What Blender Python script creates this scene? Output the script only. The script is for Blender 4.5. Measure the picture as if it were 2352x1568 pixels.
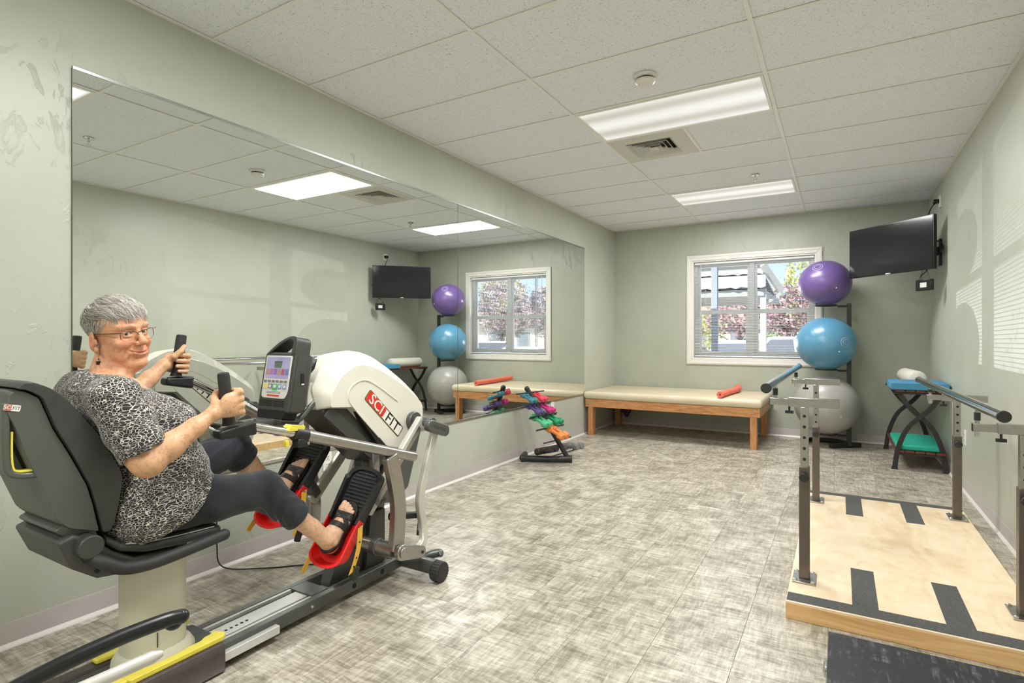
import bpy, bmesh, math, random
import numpy as np
from mathutils import Vector, Matrix, Euler

for o in list(bpy.data.objects):
    bpy.data.objects.remove(o, do_unlink=True)
SC = bpy.context.scene
COL = SC.collection
PI = math.pi

# ------------------------------------------------------------------ camera
H_EYE = 1.2046
YAW = 0.533
cam_d = bpy.data.cameras.new('camera')
cam_d.sensor_fit = 'HORIZONTAL'
cam_d.sensor_width = 36.0
cam_d.lens = 36.0 * 1276.0 / 2352.0
cam_d.shift_x = 0.0
cam_d.shift_y = -(784.0 - 778.4) / 2352.0
cam_d.clip_start = 0.05
cam_d.clip_end = 400
cam = bpy.data.objects.new('camera', cam_d)
cam.location = (0, 0, H_EYE)
cam.rotation_euler = (PI / 2, 0, YAW)
COL.objects.link(cam)
SC.camera = cam

# ------------------------------------------------------------------ exposure
SC.view_settings.view_transform = 'Standard'
SC.view_settings.look = 'None'
SC.view_settings.gamma = 1.0
SC.view_settings.use_curve_mapping = False
SC.view_settings.exposure = 0.53

# ------------------------------------------------------------------ sky and sun
wd = bpy.data.worlds.new('sky')
SC.world = wd
wd.use_nodes = True
wn = wd.node_tree.nodes
wn.clear()
wo = wn.new('ShaderNodeOutputWorld')
wb = wn.new('ShaderNodeBackground')
wb.inputs['Strength'].default_value = 3.6
wsky = wn.new('ShaderNodeTexSky')
wsky.sky_type = 'HOSEK_WILKIE'
wsky.turbidity = 3.0
wsky.ground_albedo = 0.4
wsky.sun_direction = Vector((-0.45, -0.55, 0.75)).normalized()
whs = wn.new('ShaderNodeHueSaturation')
whs.inputs['Saturation'].default_value = 0.75
wd.node_tree.links.new(wsky.outputs[0], whs.inputs['Color'])
wd.node_tree.links.new(whs.outputs[0], wb.inputs['Color'])
wd.node_tree.links.new(wb.outputs[0], wo.inputs['Surface'])

sun_d = bpy.data.lights.new('sun', 'SUN')
sun_d.energy = 7.5
sun_d.angle = 0.01
sun_d.color = (1.0, 0.95, 0.88)
sun = bpy.data.objects.new('sun', sun_d)
sun.rotation_euler = Vector((-0.45, -0.55, 0.75)).to_track_quat('Z', 'Y').to_euler()
sun.location = (0, 0, 30)
COL.objects.link(sun)

PANEL_POWER = 39.0        # watts of each ceiling troffer's lamps

# ------------------------------------------------------------------ materials
def lin(c):
    c = c / 255.0
    return c / 12.92 if c <= 0.04045 else ((c + 0.055) / 1.055) ** 2.4

def rgb(r, g, b):
    return (lin(r), lin(g), lin(b), 1.0)

MATS = {}

class NT:
    """small wrapper around a material's node tree"""
    def __init__(self, name):
        self.m = bpy.data.materials.new(name)
        self.m.use_nodes = True
        self.n = self.m.node_tree.nodes
        self.l = self.m.node_tree.links
        self.n.clear()
        self.out = self.n.new('ShaderNodeOutputMaterial')
        self.p = self.n.new('ShaderNodeBsdfPrincipled')
        self.l.new(self.p.outputs[0], self.out.inputs['Surface'])
        MATS[name] = self.m
    def node(self, t, **kw):
        nd = self.n.new(t)
        for k, v in kw.items():
            if k in ('operation', 'blend_type', 'data_type', 'feature', 'noise_dimensions', 'distance', 'interpolation', 'wave_type', 'bands_direction', 'noise_type'):
                setattr(nd, k, v)
            else:
                nd.inputs[k].default_value = v
        return nd
    def link(self, a, b):
        self.l.new(a, b)
    def coords(self, kind='Object', scale=(1, 1, 1), rot=(0, 0, 0)):
        if kind == 'World':
            g = self.n.new('ShaderNodeNewGeometry'); src = g.outputs['Position']
        else:
            t = self.n.new('ShaderNodeTexCoord'); src = t.outputs[kind]
        mp = self.n.new('ShaderNodeMapping')
        mp.inputs['Scale'].default_value = scale
        mp.inputs['Rotation'].default_value = rot
        self.l.new(src, mp.inputs['Vector'])
        return mp.outputs[0]
    def noise(self, vec, scale, detail=3, rough=0.5, dist=0.0):
        nd = self.n.new('ShaderNodeTexNoise')
        nd.inputs['Scale'].default_value = scale
        nd.inputs['Detail'].default_value = detail
        nd.inputs['Roughness'].default_value = rough
        nd.inputs['Distortion'].default_value = dist
        if vec is not None: self.l.new(vec, nd.inputs['Vector'])
        return nd.outputs['Fac']
    def ramp(self, fac, stops, interp='LINEAR'):
        r = self.n.new('ShaderNodeValToRGB')
        r.color_ramp.interpolation = interp
        e = r.color_ramp.elements
        while len(e) < len(stops): e.new(0.5)
        for i, (p, c) in enumerate(stops):
            e[i].position = p
            e[i].color = c if not isinstance(c, (int, float)) else (c, c, c, 1)
        self.l.new(fac, r.inputs[0])
        return r.outputs[0]
    def mix(self, fac, a, b, mode='MIX'):
        m = self.n.new('ShaderNodeMix'); m.data_type = 'RGBA'; m.blend_type = mode
        for sock, v in ((m.inputs[0], fac), (m.inputs[6], a), (m.inputs[7], b)):
            if hasattr(v, 'links'): self.l.new(v, sock)
            else: sock.default_value = v
        return m.outputs[2]
    def math(self, op, a, b=0.0):
        m = self.n.new('ShaderNodeMath'); m.operation = op
        for sock, v in ((m.inputs[0], a), (m.inputs[1], b)):
            if hasattr(v, 'links'): self.l.new(v, sock)
            else: sock.default_value = v
        return m.outputs[0]
    def bump(self, height, strength=0.2, dist=0.01):
        b = self.n.new('ShaderNodeBump')
        b.inputs['Strength'].default_value = strength
        b.inputs['Distance'].default_value = dist
        self.l.new(height, b.inputs['Height'])
        self.l.new(b.outputs[0], self.p.inputs['Normal'])
    def set(self, color=None, rough=None, metal=None, **kw):
        if color is not None:
            if hasattr(color, 'links'): self.l.new(color, self.p.inputs['Base Color'])
            else: self.p.inputs['Base Color'].default_value = color
        if rough is not None:
            if hasattr(rough, 'links'): self.l.new(rough, self.p.inputs['Roughness'])
            else: self.p.inputs['Roughness'].default_value = rough
        if metal is not None: self.p.inputs['Metallic'].default_value = metal
        for k, v in kw.items():
            self.p.inputs[k.replace('_', ' ')].default_value = v
        return self

def plain(name, c, rough=0.5, metal=0.0, var=0.06, scale=30, bump=0.0, **kw):
    """one colour with a faint procedural mottle"""
    t = NT(name)
    v = t.coords('Object')
    nf = t.noise(v, scale, 3)
    dark = tuple(x * (1 - var) for x in c[:3]) + (1,)
    lite = tuple(min(1, x * (1 + var)) for x in c[:3]) + (1,)
    t.set(t.ramp(nf, [(0.3, dark), (0.7, lite)]), rough, metal, **kw)
    if bump:
        t.bump(t.noise(v, scale * 8, 2), bump, 0.002)
    return t.m

# ------------------------------------------------------------------ objects
def tag(o, label=None, cat=None, group=None, kind=None):
    if label: o['label'] = label
    if cat: o['category'] = cat
    if group: o['group'] = group
    if kind: o['kind'] = kind
    return o

def empty(name, loc=(0, 0, 0), label=None, cat=None, group=None, kind=None):
    o = bpy.data.objects.new(name, None)
    o.location = loc
    o.empty_display_size = 0.05
    COL.objects.link(o)
    return tag(o, label, cat, group, kind)

def world_loc(o):
    v = Vector(o.location)
    while o.parent:
        o = o.parent; v = v + Vector(o.location)
    return v

def link_mesh(name, me, mat, parent=None, loc=None):
    o = bpy.data.objects.new(name, me)
    if mat is not None and not me.materials:
        for mm in (mat if isinstance(mat, (list, tuple)) else [mat]):
            me.materials.append(MATS[mm] if isinstance(mm, str) else mm)
    COL.objects.link(o)
    if parent is not None: o.parent = parent
    if loc is not None: o.location = loc
    return o

def basis(d, up=(0, 0, 1)):
    d = Vector(d).normalized()
    u = Vector(up)
    if abs(d.dot(u)) > 0.98: u = Vector((0, 1, 0)) if abs(d.y) < 0.9 else Vector((1, 0, 0))
    s = d.cross(u).normalized()
    t = s.cross(d).normalized()
    return d, s, t

class MB:
    """collects shapes in world coordinates and links them as ONE mesh object"""
    def __init__(self):
        self.v = []; self.f = []; self.mi = []
    def add(self, vs, fs, m=0):
        k = len(self.v)
        self.v += [tuple(x) for x in vs]
        self.f += [tuple(i + k for i in q) for q in fs]
        self.mi += [m] * len(fs)
        return self
    def box(self, c, s, rot=None, m=0):
        hx, hy, hz = s[0] / 2, s[1] / 2, s[2] / 2
        vs = [Vector((x, y, z)) for x in (-hx, hx) for y in (-hy, hy) for z in (-hz, hz)]
        if rot is not None:
            R = rot if isinstance(rot, Matrix) else Euler(rot).to_matrix()
            vs = [R @ q for q in vs]
        c = Vector(c)
        return self.add([q + c for q in vs], [(0, 1, 3, 2), (4, 6, 7, 5), (0, 4, 5, 1), (2, 3, 7, 6), (0, 2, 6, 4), (1, 5, 7, 3)], m)
    def bb(self, x0, x1, y0, y1, z0, z1, m=0):
        return self.box(((x0 + x1) / 2, (y0 + y1) / 2, (z0 + z1) / 2), (abs(x1 - x0), abs(y1 - y0), abs(z1 - z0)), None, m)
    def beam(self, p0, p1, w, t, up=(0, 0, 1), m=0, w1=None, t1=None):
        """rectangular bar from p0 to p1, w across (side), t along 'up'"""
        d, s, u = basis(Vector(p1) - Vector(p0), up)
        w1 = w if w1 is None else w1; t1 = t if t1 is None else t1
        vs = []
        for p, a, b in ((p0, w, t), (p1, w1, t1)):
            p = Vector(p)
            for i, j in ((-1, -1), (1, -1), (1, 1), (-1, 1)):
                vs.append(p + s * (i * a / 2) + u * (j * b / 2))
        return self.add(vs, [(0, 1, 2, 3), (7, 6, 5, 4), (0, 4, 5, 1), (1, 5, 6, 2), (2, 6, 7, 3), (3, 7, 4, 0)], m)
    def cyl(self, p0, p1, r0, r1=None, n=20, caps=True, m=0):
        r1 = r0 if r1 is None else r1
        return self.tube([p0, p1], [r0, r1], n, caps, m)
    def tube(self, path, r, n=12, caps=True, m=0, up=(0, 0, 1), flat=1.0):
        P = [Vector(p) for p in path]
        k = len(P)
        R = r if isinstance(r, (list, tuple)) else [r] * k
        vs = []; prev = None
        for i in range(k):
            if i == 0: d = P[1] - P[0]
            elif i == k - 1: d = P[-1] - P[-2]
            else: d = (P[i + 1] - P[i]).normalized() + (P[i] - P[i - 1]).normalized()
            if d.length < 1e-9: d = Vector((0, 0, 1))
            d.normalize()
            if prev is None:
                _, s, t = basis(d, up)
            else:
                s = prev - d * prev.dot(d)
                if s.length < 1e-6: _, s, t = basis(d, up)
                s.normalize(); t = s.cross(d)
            prev = s
            for j in range(n):
                a = 2 * PI * j / n
                vs.append(P[i] + s * (math.cos(a) * R[i]) + t * (math.sin(a) * R[i] * flat))
        fs = [(i * n + j, i * n + (j + 1) % n, (i + 1) * n + (j + 1) % n, (i + 1) * n + j) for i in range(k - 1) for j in range(n)]
        if caps:
            fs.append(tuple(range(n - 1, -1, -1))); fs.append(tuple((k - 1) * n + j for j in range(n)))
        return self.add(vs, fs, m)
    def lathe(self, prof, c=(0, 0, 0), axis=(0, 0, 1), n=24, m=0):
        """prof: list of (radius, height along axis)"""
        d, s, t = basis(axis, (0, 1, 0) if abs(Vector(axis).normalized().z) > .9 else (0, 0, 1))
        c = Vector(c); vs = []; fs = []
        for r, h in prof:
            for j in range(n):
                a = 2 * PI * j / n
                vs.append(c + d * h + s * (math.cos(a) * r) + t * (math.sin(a) * r))
        for i in range(len(prof) - 1):
            for j in range(n):
                fs.append((i * n + j, i * n + (j + 1) % n, (i + 1) * n + (j + 1) % n, (i + 1) * n + j))
        if prof[0][0] > 1e-6: fs.append(tuple(range(n - 1, -1, -1)))
        if prof[-1][0] > 1e-6: fs.append(tuple((len(prof) - 1) * n + j for j in range(n)))
        return self.add(vs, fs, m)
    def sphere(self, c, r, n=20, k=12, m=0, R=None):
        rx, ry, rz = r if isinstance(r, (list, tuple)) else (r, r, r)
        c = Vector(c); vs = []; fs = []
        for i in range(k + 1):
            ph = PI * i / k
            for j in range(n):
                a = 2 * PI * j / n
                q = Vector((math.sin(ph) * math.cos(a) * rx, math.sin(ph) * math.sin(a) * ry, -math.cos(ph) * rz))
                if R is not None: q = R @ q
                vs.append(c + q)
        for i in range(k):
            for j in range(n):
                fs.append((i * n + j, i * n + (j + 1) % n, (i + 1) * n + (j + 1) % n, (i + 1) * n + j))
        return self.add(vs, fs, m)
    def prism(self, poly, x0, x1, axis='X', m=0, inset=None):
        """extrude a 2D outline: axis X -> (y,z), axis Y -> (x,z), axis Z -> (x,y)"""
        def mk(p, t):
            return {'X': (t, p[0], p[1]), 'Y': (p[0], t, p[1]), 'Z': (p[0], p[1], t)}[axis]
        n = len(poly)
        vs = [mk(p, x0) for p in poly] + [mk(p, x1) for p in (inset or poly)]
        fs = [tuple(range(n - 1, -1, -1)), tuple(range(n, 2 * n))]
        fs += [(i, (i + 1) % n, n + (i + 1) % n, n + i) for i in range(n)]
        return self.add(vs, fs, m)
    def loft(self, rings, caps=True, m=0, closed=True):
        n = len(rings[0]); vs = [p for r in rings for p in r]; fs = []
        for i in range(len(rings) - 1):
            for j in range(n if closed else n - 1):
                fs.append((i * n + j, i * n + (j + 1) % n, (i + 1) * n + (j + 1) % n, (i + 1) * n + j))
        if caps:
            fs.append(tuple(range(n - 1, -1, -1))); fs.append(tuple((len(rings) - 1) * n + j for j in range(n)))
        return self.add(vs, fs, m)
    def mesh(self, name, off=(0, 0, 0), smooth=35):
        me = bpy.data.meshes.new(name)
        ox, oy, oz = off
        me.from_pydata([(x - ox, y - oy, z - oz) for x, y, z in self.v], [], self.f)
        bm = bmesh.new(); bm.from_mesh(me)
        bmesh.ops.recalc_face_normals(bm, faces=bm.faces)
        bm.to_mesh(me); bm.free()
        if smooth:
            me.shade_smooth()
            me.set_sharp_from_angle(angle=math.radians(smooth))
        if any(self.mi):
            me.polygons.foreach_set('material_index', self.mi)
        me.update()
        return me
    def build(self, name, mat, parent=None, loc=None, bevel=0, seg=2, smooth=35, label=None, cat=None, group=None, kind=None):
        off = world_loc(parent) if parent is not None else Vector(loc if loc is not None else (0, 0, 0))
        me = self.mesh(name, off, smooth)
        o = link_mesh(name, me, mat, parent, None if parent is not None else off)
        if bevel:
            b = o.modifiers.new('bevel', 'BEVEL')
            b.width = bevel; b.segments = seg; b.limit_method = 'ANGLE'; b.angle_limit = math.radians(40)
            b.harden_normals = False
        return tag(o, label, cat, group, kind)

def copy_tree(o, parent=None):
    c = o.copy(); COL.objects.link(c); c.parent = parent
    for ch in list(o.children): copy_tree(ch, c)
    return c

def bez(pts, n=8):
    """Catmull-Rom through points"""
    P = [Vector(p) for p in pts]
    P = [P[0] * 2 - P[1]] + P + [P[-1] * 2 - P[-2]]
    out = []
    for i in range(1, len(P) - 2):
        for k in range(n):
            t = k / n
            a, b, c, d = P[i - 1], P[i], P[i + 1], P[i + 2]
            out.append(0.5 * ((2 * b) + (c - a) * t + (2 * a - 5 * b + 4 * c - d) * t * t + (3 * b - a - 3 * c + d) * t ** 3))
    out.append(P[-2])
    return out

def rounded(poly, r, n=4):
    """round the corners of a 2D outline"""
    out = []; k = len(poly)
    for i in range(k):
        a, b, c = Vector(poly[i - 1]), Vector(poly[i]), Vector(poly[(i + 1) % k])
        ri = r[i] if isinstance(r, (list, tuple)) else r
        d0 = (a - b); d1 = (c - b)
        q = min(ri, d0.length * .45, d1.length * .45)
        p0 = b + d0.normalized() * q; p1 = b + d1.normalized() * q
        for j in range(n + 1):
            t = j / n
            out.append(tuple((1 - t) ** 2 * p0 + 2 * t * (1 - t) * b + t * t * p1))
    return out

def text_mesh(body, size, extrude=0.0008):
    """lettering as mesh data, origin at its centre, lying in local XY"""
    cu = bpy.data.curves.new('lettering', 'FONT')
    cu.body = body; cu.size = size; cu.extrude = extrude
    cu.align_x = 'CENTER'; cu.align_y = 'CENTER'; cu.resolution_u = 3
    return cu

def put_text(body, size, mat, parent, center, xdir, ydir, name='lettering', extrude=0.0006, sx=1.0, shear=0.0, bold=0.0):
    cu = text_mesh(body, size, extrude)
    cu.shear = shear; cu.offset = bold
    tmp = bpy.data.objects.new('tmp_text', cu)
    COL.objects.link(tmp)
    bpy.context.view_layer.update()
    me = bpy.data.meshes.new_from_object(tmp.evaluated_get(bpy.context.evaluated_depsgraph_get()))
    bpy.data.objects.remove(tmp, do_unlink=True); bpy.data.curves.remove(cu)
    x = Vector(xdir).normalized(); y = Vector(ydir).normalized(); z = x.cross(y)
    M = Matrix((x * sx, y, z)).transposed().to_4x4()
    M.translation = Vector(center) - (world_loc(parent) if parent is not None else Vector((0, 0, 0)))
    me.transform(M)
    me.materials.clear()
    return link_mesh(name, me, mat, parent)
# ================================================================== materials of the room
XL, XR, YB, YF, ZC = -2.798, 0.853, 7.645, -1.60, 2.745

def mat_wall(name, c1, c2):
    t = NT(name)
    v = t.coords('World')
    big = t.noise(v, 1.3, 3, 0.5)
    col = t.ramp(big, [(0.3, c1), (0.7, c2)])
    # skip-trowel plaster: sparse raised flecks and ridges
    v2 = t.coords('World', (1.0, 1.0, 0.55))
    r1 = t.noise(v2, 9.0, 5, 0.62, 1.6)
    ridge = t.ramp(r1, [(0.56, 0.0), (0.60, 1.0), (0.64, 0.25), (0.72, 0.0)])
    patch = t.noise(v, 2.2, 2)
    pm = t.ramp(patch, [(0.38, 0.0), (0.58, 1.0)])
    hgt = t.math('MULTIPLY', ridge, pm)
    fine = t.noise(v, 130, 2)
    hh = t.math('ADD', hgt, t.math('MULTIPLY', fine, 0.06))
    t.set(col, 0.38, 0.0, Specular_IOR_Level=0.45)
    t.bump(hh, 0.38, 0.006)
    return t.m

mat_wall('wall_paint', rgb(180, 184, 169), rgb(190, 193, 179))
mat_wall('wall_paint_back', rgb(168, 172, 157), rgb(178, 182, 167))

t = NT('floor_tile')
v0 = t.coords('World')
oi = t.node('ShaderNodeObjectInfo')
cmb = t.node('ShaderNodeCombineXYZ')
t.link(t.math('MULTIPLY', oi.outputs['Random'], 37.0), cmb.inputs[0])
t.link(t.math('MULTIPLY', oi.outputs['Random'], 19.0), cmb.inputs[1])
va = t.node('ShaderNodeVectorMath'); va.operation = 'ADD'
t.link(v0, va.inputs[0]); t.link(cmb.outputs[0], va.inputs[1])
def vscale(vec, s):
    mp = t.node('ShaderNodeMapping'); mp.inputs['Scale'].default_value = s
    t.link(vec, mp.inputs['Vector']); return mp.outputs[0]
n1 = t.noise(vscale(va.outputs[0], (4.5, 34, 1)), 1.7, 6, 0.66, 0.8)
n2 = t.noise(vscale(va.outputs[0], (34, 4.5, 1)), 1.7, 6, 0.66, 0.8)
n3 = t.noise(va.outputs[0], 6.5, 5, 0.62, 0.8)
n4 = t.noise(vscale(va.outputs[0], (1, 2.2, 1)), 120.0, 3, 0.65)
s = t.math('ADD', t.math('MULTIPLY', n1, 0.32), t.math('MULTIPLY', n2, 0.28))
s = t.math('ADD', s, t.math('MULTIPLY', n3, 0.31))
s = t.math('ADD', s, t.math('MULTIPLY', n4, 0.09))
s = t.math('ADD', s, t.math('MULTIPLY', t.math('SUBTRACT', oi.outputs['Random'], 0.5), 0.025))
col = t.ramp(s, [(0.38, rgb(108, 101, 86)), (0.465, rgb(150, 143, 127)), (0.54, rgb(188, 181, 166)), (0.63, rgb(222, 217, 205))])
t.set(col, t.ramp(s, [(0.4, 0.42), (0.6, 0.30)]), 0.0, Specular_IOR_Level=0.5)
t.bump(s, 0.10, 0.003)
plain('floor_joint', rgb(92, 84, 70), 0.8)

t = NT('ceiling_tile')
v = t.coords('World')
p1 = t.noise(v, 150, 3, 0.7)
holes = t.ramp(p1, [(0.30, 0.0), (0.40, 1.0)])
p2 = t.noise(t.coords('World', (1, 2.2, 1)), 75, 3, 0.6, 0.6)
fis = t.ramp(p2, [(0.315, 0.0), (0.36, 1.0)])
hm = t.math('MULTIPLY', holes, fis)
t.set(t.mix(hm, rgb(154, 156, 158), rgb(232, 235, 240)), 0.9)
t.bump(hm, 0.5, 0.003)
plain('white_metal', rgb(232, 231, 226), 0.4, 0.0, 0.02)
plain('vent_metal', rgb(205, 205, 196), 0.45, 0.0, 0.03)
plain('vent_dark', rgb(40, 40, 38), 0.8)
plain('base_rubber', rgb(184, 177, 174), 0.42, 0.0, 0.04, 14)
plain('toe_highlight', rgb(226, 220, 216), 0.35, 0.0, 0.03)
plain('trim_white', rgb(224, 221, 214), 0.35, 0.0, 0.03)
plain('vinyl_white', rgb(226, 228, 230), 0.35, 0.0, 0.02)
plain('outlet_white', rgb(236, 234, 226), 0.35, 0.0, 0.02)
plain('outlet_slot', rgb(60, 56, 50), 0.6)
plain('chrome', rgb(214, 214, 214), 0.12, 1.0, 0.02)
plain('satin_steel', rgb(178, 176, 172), 0.28, 1.0, 0.05, 60)
plain('channel_alu', rgb(190, 190, 190), 0.25, 1.0, 0.03)
t = NT('mirror_glass')
vm = t.coords('World')
t.set((0.86, 0.89, 0.865, 1), t.ramp(t.noise(vm, 3, 3), [(0.6, 0.0), (0.85, 0.015)]), 1.0)

t = NT('window_glass')
t.set((1, 1, 1, 1), 0.0, 0.0, Transmission_Weight=1.0, IOR=1.01)
t.p.inputs['Alpha'].default_value = 0.15

t = NT('light_lens')      # acrylic lens over two lamp tubes
g = t.coords('Object')
sep = t.node('ShaderNodeSeparateXYZ'); t.link(g, sep.inputs[0])
w = t.math('SINE', t.math('MULTIPLY', t.math('ADD', sep.outputs[1], 0.075), 21.0))
band = t.ramp(t.math('ADD', t.math('MULTIPLY', w, 0.5), 0.5), [(0.0, rgb(206, 203, 190)), (0.5, rgb(238, 236, 226)), (1.0, rgb(252, 251, 246))])
t.set(rgb(235, 233, 225), 0.3)
t.link(band, t.p.inputs['Emission Color'])
t.p.inputs['Emission Strength'].default_value = 0.60
t.p.inputs['Base Color'].default_value = rgb(60, 60, 58)

# ================================================================== shell
def structure(o): o['kind'] = 'structure'; return o

# floor: sub-floor with each vinyl tile laid on it
fl = structure(MB().bb(XL - .1, XR + .1, YF - .1, YB + .15, -0.12, -0.0045).build('floor', 'floor_joint', smooth=0))
TW, TL_ = 0.3008, 0.6016
tile_meshes = {}
xs0 = -0.342
i0 = int(math.floor((XL - xs0) / TW)); i1 = int(math.ceil((XR - xs0) / TW))
for i in range(i0, i1):
    x0, x1 = max(XL, xs0 + i * TW), min(XR, xs0 + (i + 1) * TW)
    off = 1.750 if i % 2 == 0 else 2.045
    j0 = int(math.floor((YF - off) / TL_)); j1 = int(math.ceil((YB - off) / TL_))
    for j in range(j0, j1):
        y0, y1 = max(YF, off + j * TL_), min(YB, off + (j + 1) * TL_)
        w, d = round(x1 - x0, 4), round(y1 - y0, 4)
        if w < .01 or d < .01: continue
        key = (w, d)
        if key not in tile_meshes:
            g_ = 0.0004; b_ = 0.0008
            X, Y = w / 2 - g_, d / 2 - g_
            vs = [(sx * X, sy * Y, -0.0045) for sx, sy in ((-1, -1), (1, -1), (1, 1), (-1, 1))]
            vs += [(sx * X, sy * Y, -b_) for sx, sy in ((-1, -1), (1, -1), (1, 1), (-1, 1))]
            vs += [(sx * (X - b_), sy * (Y - b_), 0) for sx, sy in ((-1, -1), (1, -1), (1, 1), (-1, 1))]
            fs = [(8, 9, 10, 11)] + [(a + k, a + (k + 1) % 4, a + 4 + (k + 1) % 4, a + 4 + k) for a in (0, 4) for k in range(4)]
            me = bpy.data.meshes.new('tile'); me.from_pydata(vs, [], fs); me.materials.append(MATS['floor_tile'])
            tile_meshes[key] = me
        o = bpy.data.objects.new('tile', tile_meshes[key]); COL.objects.link(o)
        o.parent = fl; o.location = ((x0 + x1) / 2, (y0 + y1) / 2, 0)

structure(MB().bb(XL - .12, XL, YF, YB + .16, 0, ZC + .1).build('wall_left', 'wall_paint', smooth=0))
structure(MB().bb(XR, XR + .12, YF, YB + .16, 0, ZC + .1).build('wall_right', 'wall_paint', smooth=0))
structure(MB().bb(XL - .12, XR + .12, YF - .12, YF, 0, ZC + .1).build('wall_front', 'wall_paint', smooth=0))
WX0, WX1, WZ0, WZ1 = -1.704, -0.243, 0.942, 2.246
wb_ = MB()
wb_.bb(XL, WX0, YB, YB + .16, 0, ZC + .1).bb(WX1, XR, YB, YB + .16, 0, ZC + .1)
wb_.bb(WX0, WX1, YB, YB + .16, 0, WZ0).bb(WX0, WX1, YB, YB + .16, WZ1, ZC + .1)
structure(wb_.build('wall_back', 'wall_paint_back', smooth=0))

def baseboard(name, p0, p1, nrm):
    """rubber cove base: profile swept between two points, nrm points into the room"""
    prof = [(0, 0), (0.012, 0), (0.011, 0.004), (0.006, 0.012), (0.0032, 0.022), (0.003, 0.094), (0.0015, 0.0985), (0, 0.099)]
    n = Vector(nrm); rings = []
    for p in (p0, p1):
        rings.append([Vector(p) + n * a + Vector((0, 0, b)) for a, b in prof])
    o = structure(MB().loft(rings).build(name, 'base_rubber', smooth=40))
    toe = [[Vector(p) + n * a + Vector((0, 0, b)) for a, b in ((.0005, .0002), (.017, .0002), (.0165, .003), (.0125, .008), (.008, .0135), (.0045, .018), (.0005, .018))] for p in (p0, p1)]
    MB().loft(toe).build('toe_highlight_strip', 'toe_highlight', o, smooth=40)  # near-white strip: the light caught by the cove toe, painted as colour
    return o
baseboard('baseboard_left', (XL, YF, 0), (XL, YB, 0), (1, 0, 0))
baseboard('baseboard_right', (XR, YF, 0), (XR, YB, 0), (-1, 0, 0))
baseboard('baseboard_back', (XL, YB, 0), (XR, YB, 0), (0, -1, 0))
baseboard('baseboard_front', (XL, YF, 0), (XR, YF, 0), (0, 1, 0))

# ceiling: deck above, tees and lay-in tiles hung from it
ce = structure(MB().bb(XL - .12, XR + .12, YF - .12, YB + .16, ZC + .10, ZC + .22).build('ceiling', 'white_metal', smooth=0))
GX = [XL, -1.5913, -0.3721, XR]
GY0 = 2.9051
rows = [GY0 + k * 0.6096 for k in range(-8, 9)]
rows = [YF] + [y for y in rows if YF + .05 < y < YB - .05] + [YB]
LIGHT_ROWS = (1.076, 3.515, 5.953, -1.362)
VENT_ROW = 4.124
ct_mesh = {}
def ceil_tile(x0, x1, y0, y1):
    w, d = round(x1 - x0 - .004, 4), round(y1 - y0 - .004, 4)
    if (w, d) not in ct_mesh:
        ct_mesh[(w, d)] = MB().box((0, 0, 0), (w, d, .016)).mesh('tile', smooth=0)
        ct_mesh[(w, d)].materials.append(MATS['ceiling_tile'])
    o = bpy.data.objects.new('tile', ct_mesh[(w, d)]); COL.objects.link(o)
    o.parent = ce; o.location = ((x0 + x1) / 2, (y0 + y1) / 2, ZC + .0135)
for a in range(3):
    for r in range(len(rows) - 1):
        y0, y1 = rows[r], rows[r + 1]
        if a == 1 and any(abs(y0 - q) < .02 for q in LIGHT_ROWS): continue
        if a == 1 and abs(y0 - VENT_ROW) < .02:
            ceil_tile(-0.982, GX[2], y0, y1); continue
        ceil_tile(GX[a], GX[a + 1], y0, y1)
for x in GX[1:3]:
    MB().bb(x - .012, x + .012, YF, YB, ZC - .0005, ZC + .004).bb(x - .001, x + .001, YF, YB, ZC + .004, ZC + .05).build('main_tee', 'white_metal', ce, smooth=0, bevel=.0008, seg=1)
for y in rows[1:-1]:
    for a in range(3):
        MB().bb(GX[a] + .012, GX[a + 1] - .012, y - .012, y + .012, ZC, ZC + .004).bb(GX[a] + .012, GX[a + 1] - .012, y - .001, y + .001, ZC + .004, ZC + .04).build('cross_tee', 'white_metal', ce, smooth=0)
MB().bb(-0.994, -0.970, VENT_ROW + .012, VENT_ROW + .598, ZC, ZC + .004).build('cross_tee', 'white_metal', ce, smooth=0)
for x0, x1, y0, y1 in ((XL, XL + .022, YF, YB), (XR - .022, XR, YF, YB), (XL, XR, YB - .022, YB), (XL, XR, YF, YF + .022)):
    MB().bb(x0, x1, y0, y1, ZC - .0012, ZC + .0025).build('wall_angle', 'white_metal', ce, smooth=0)

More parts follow.
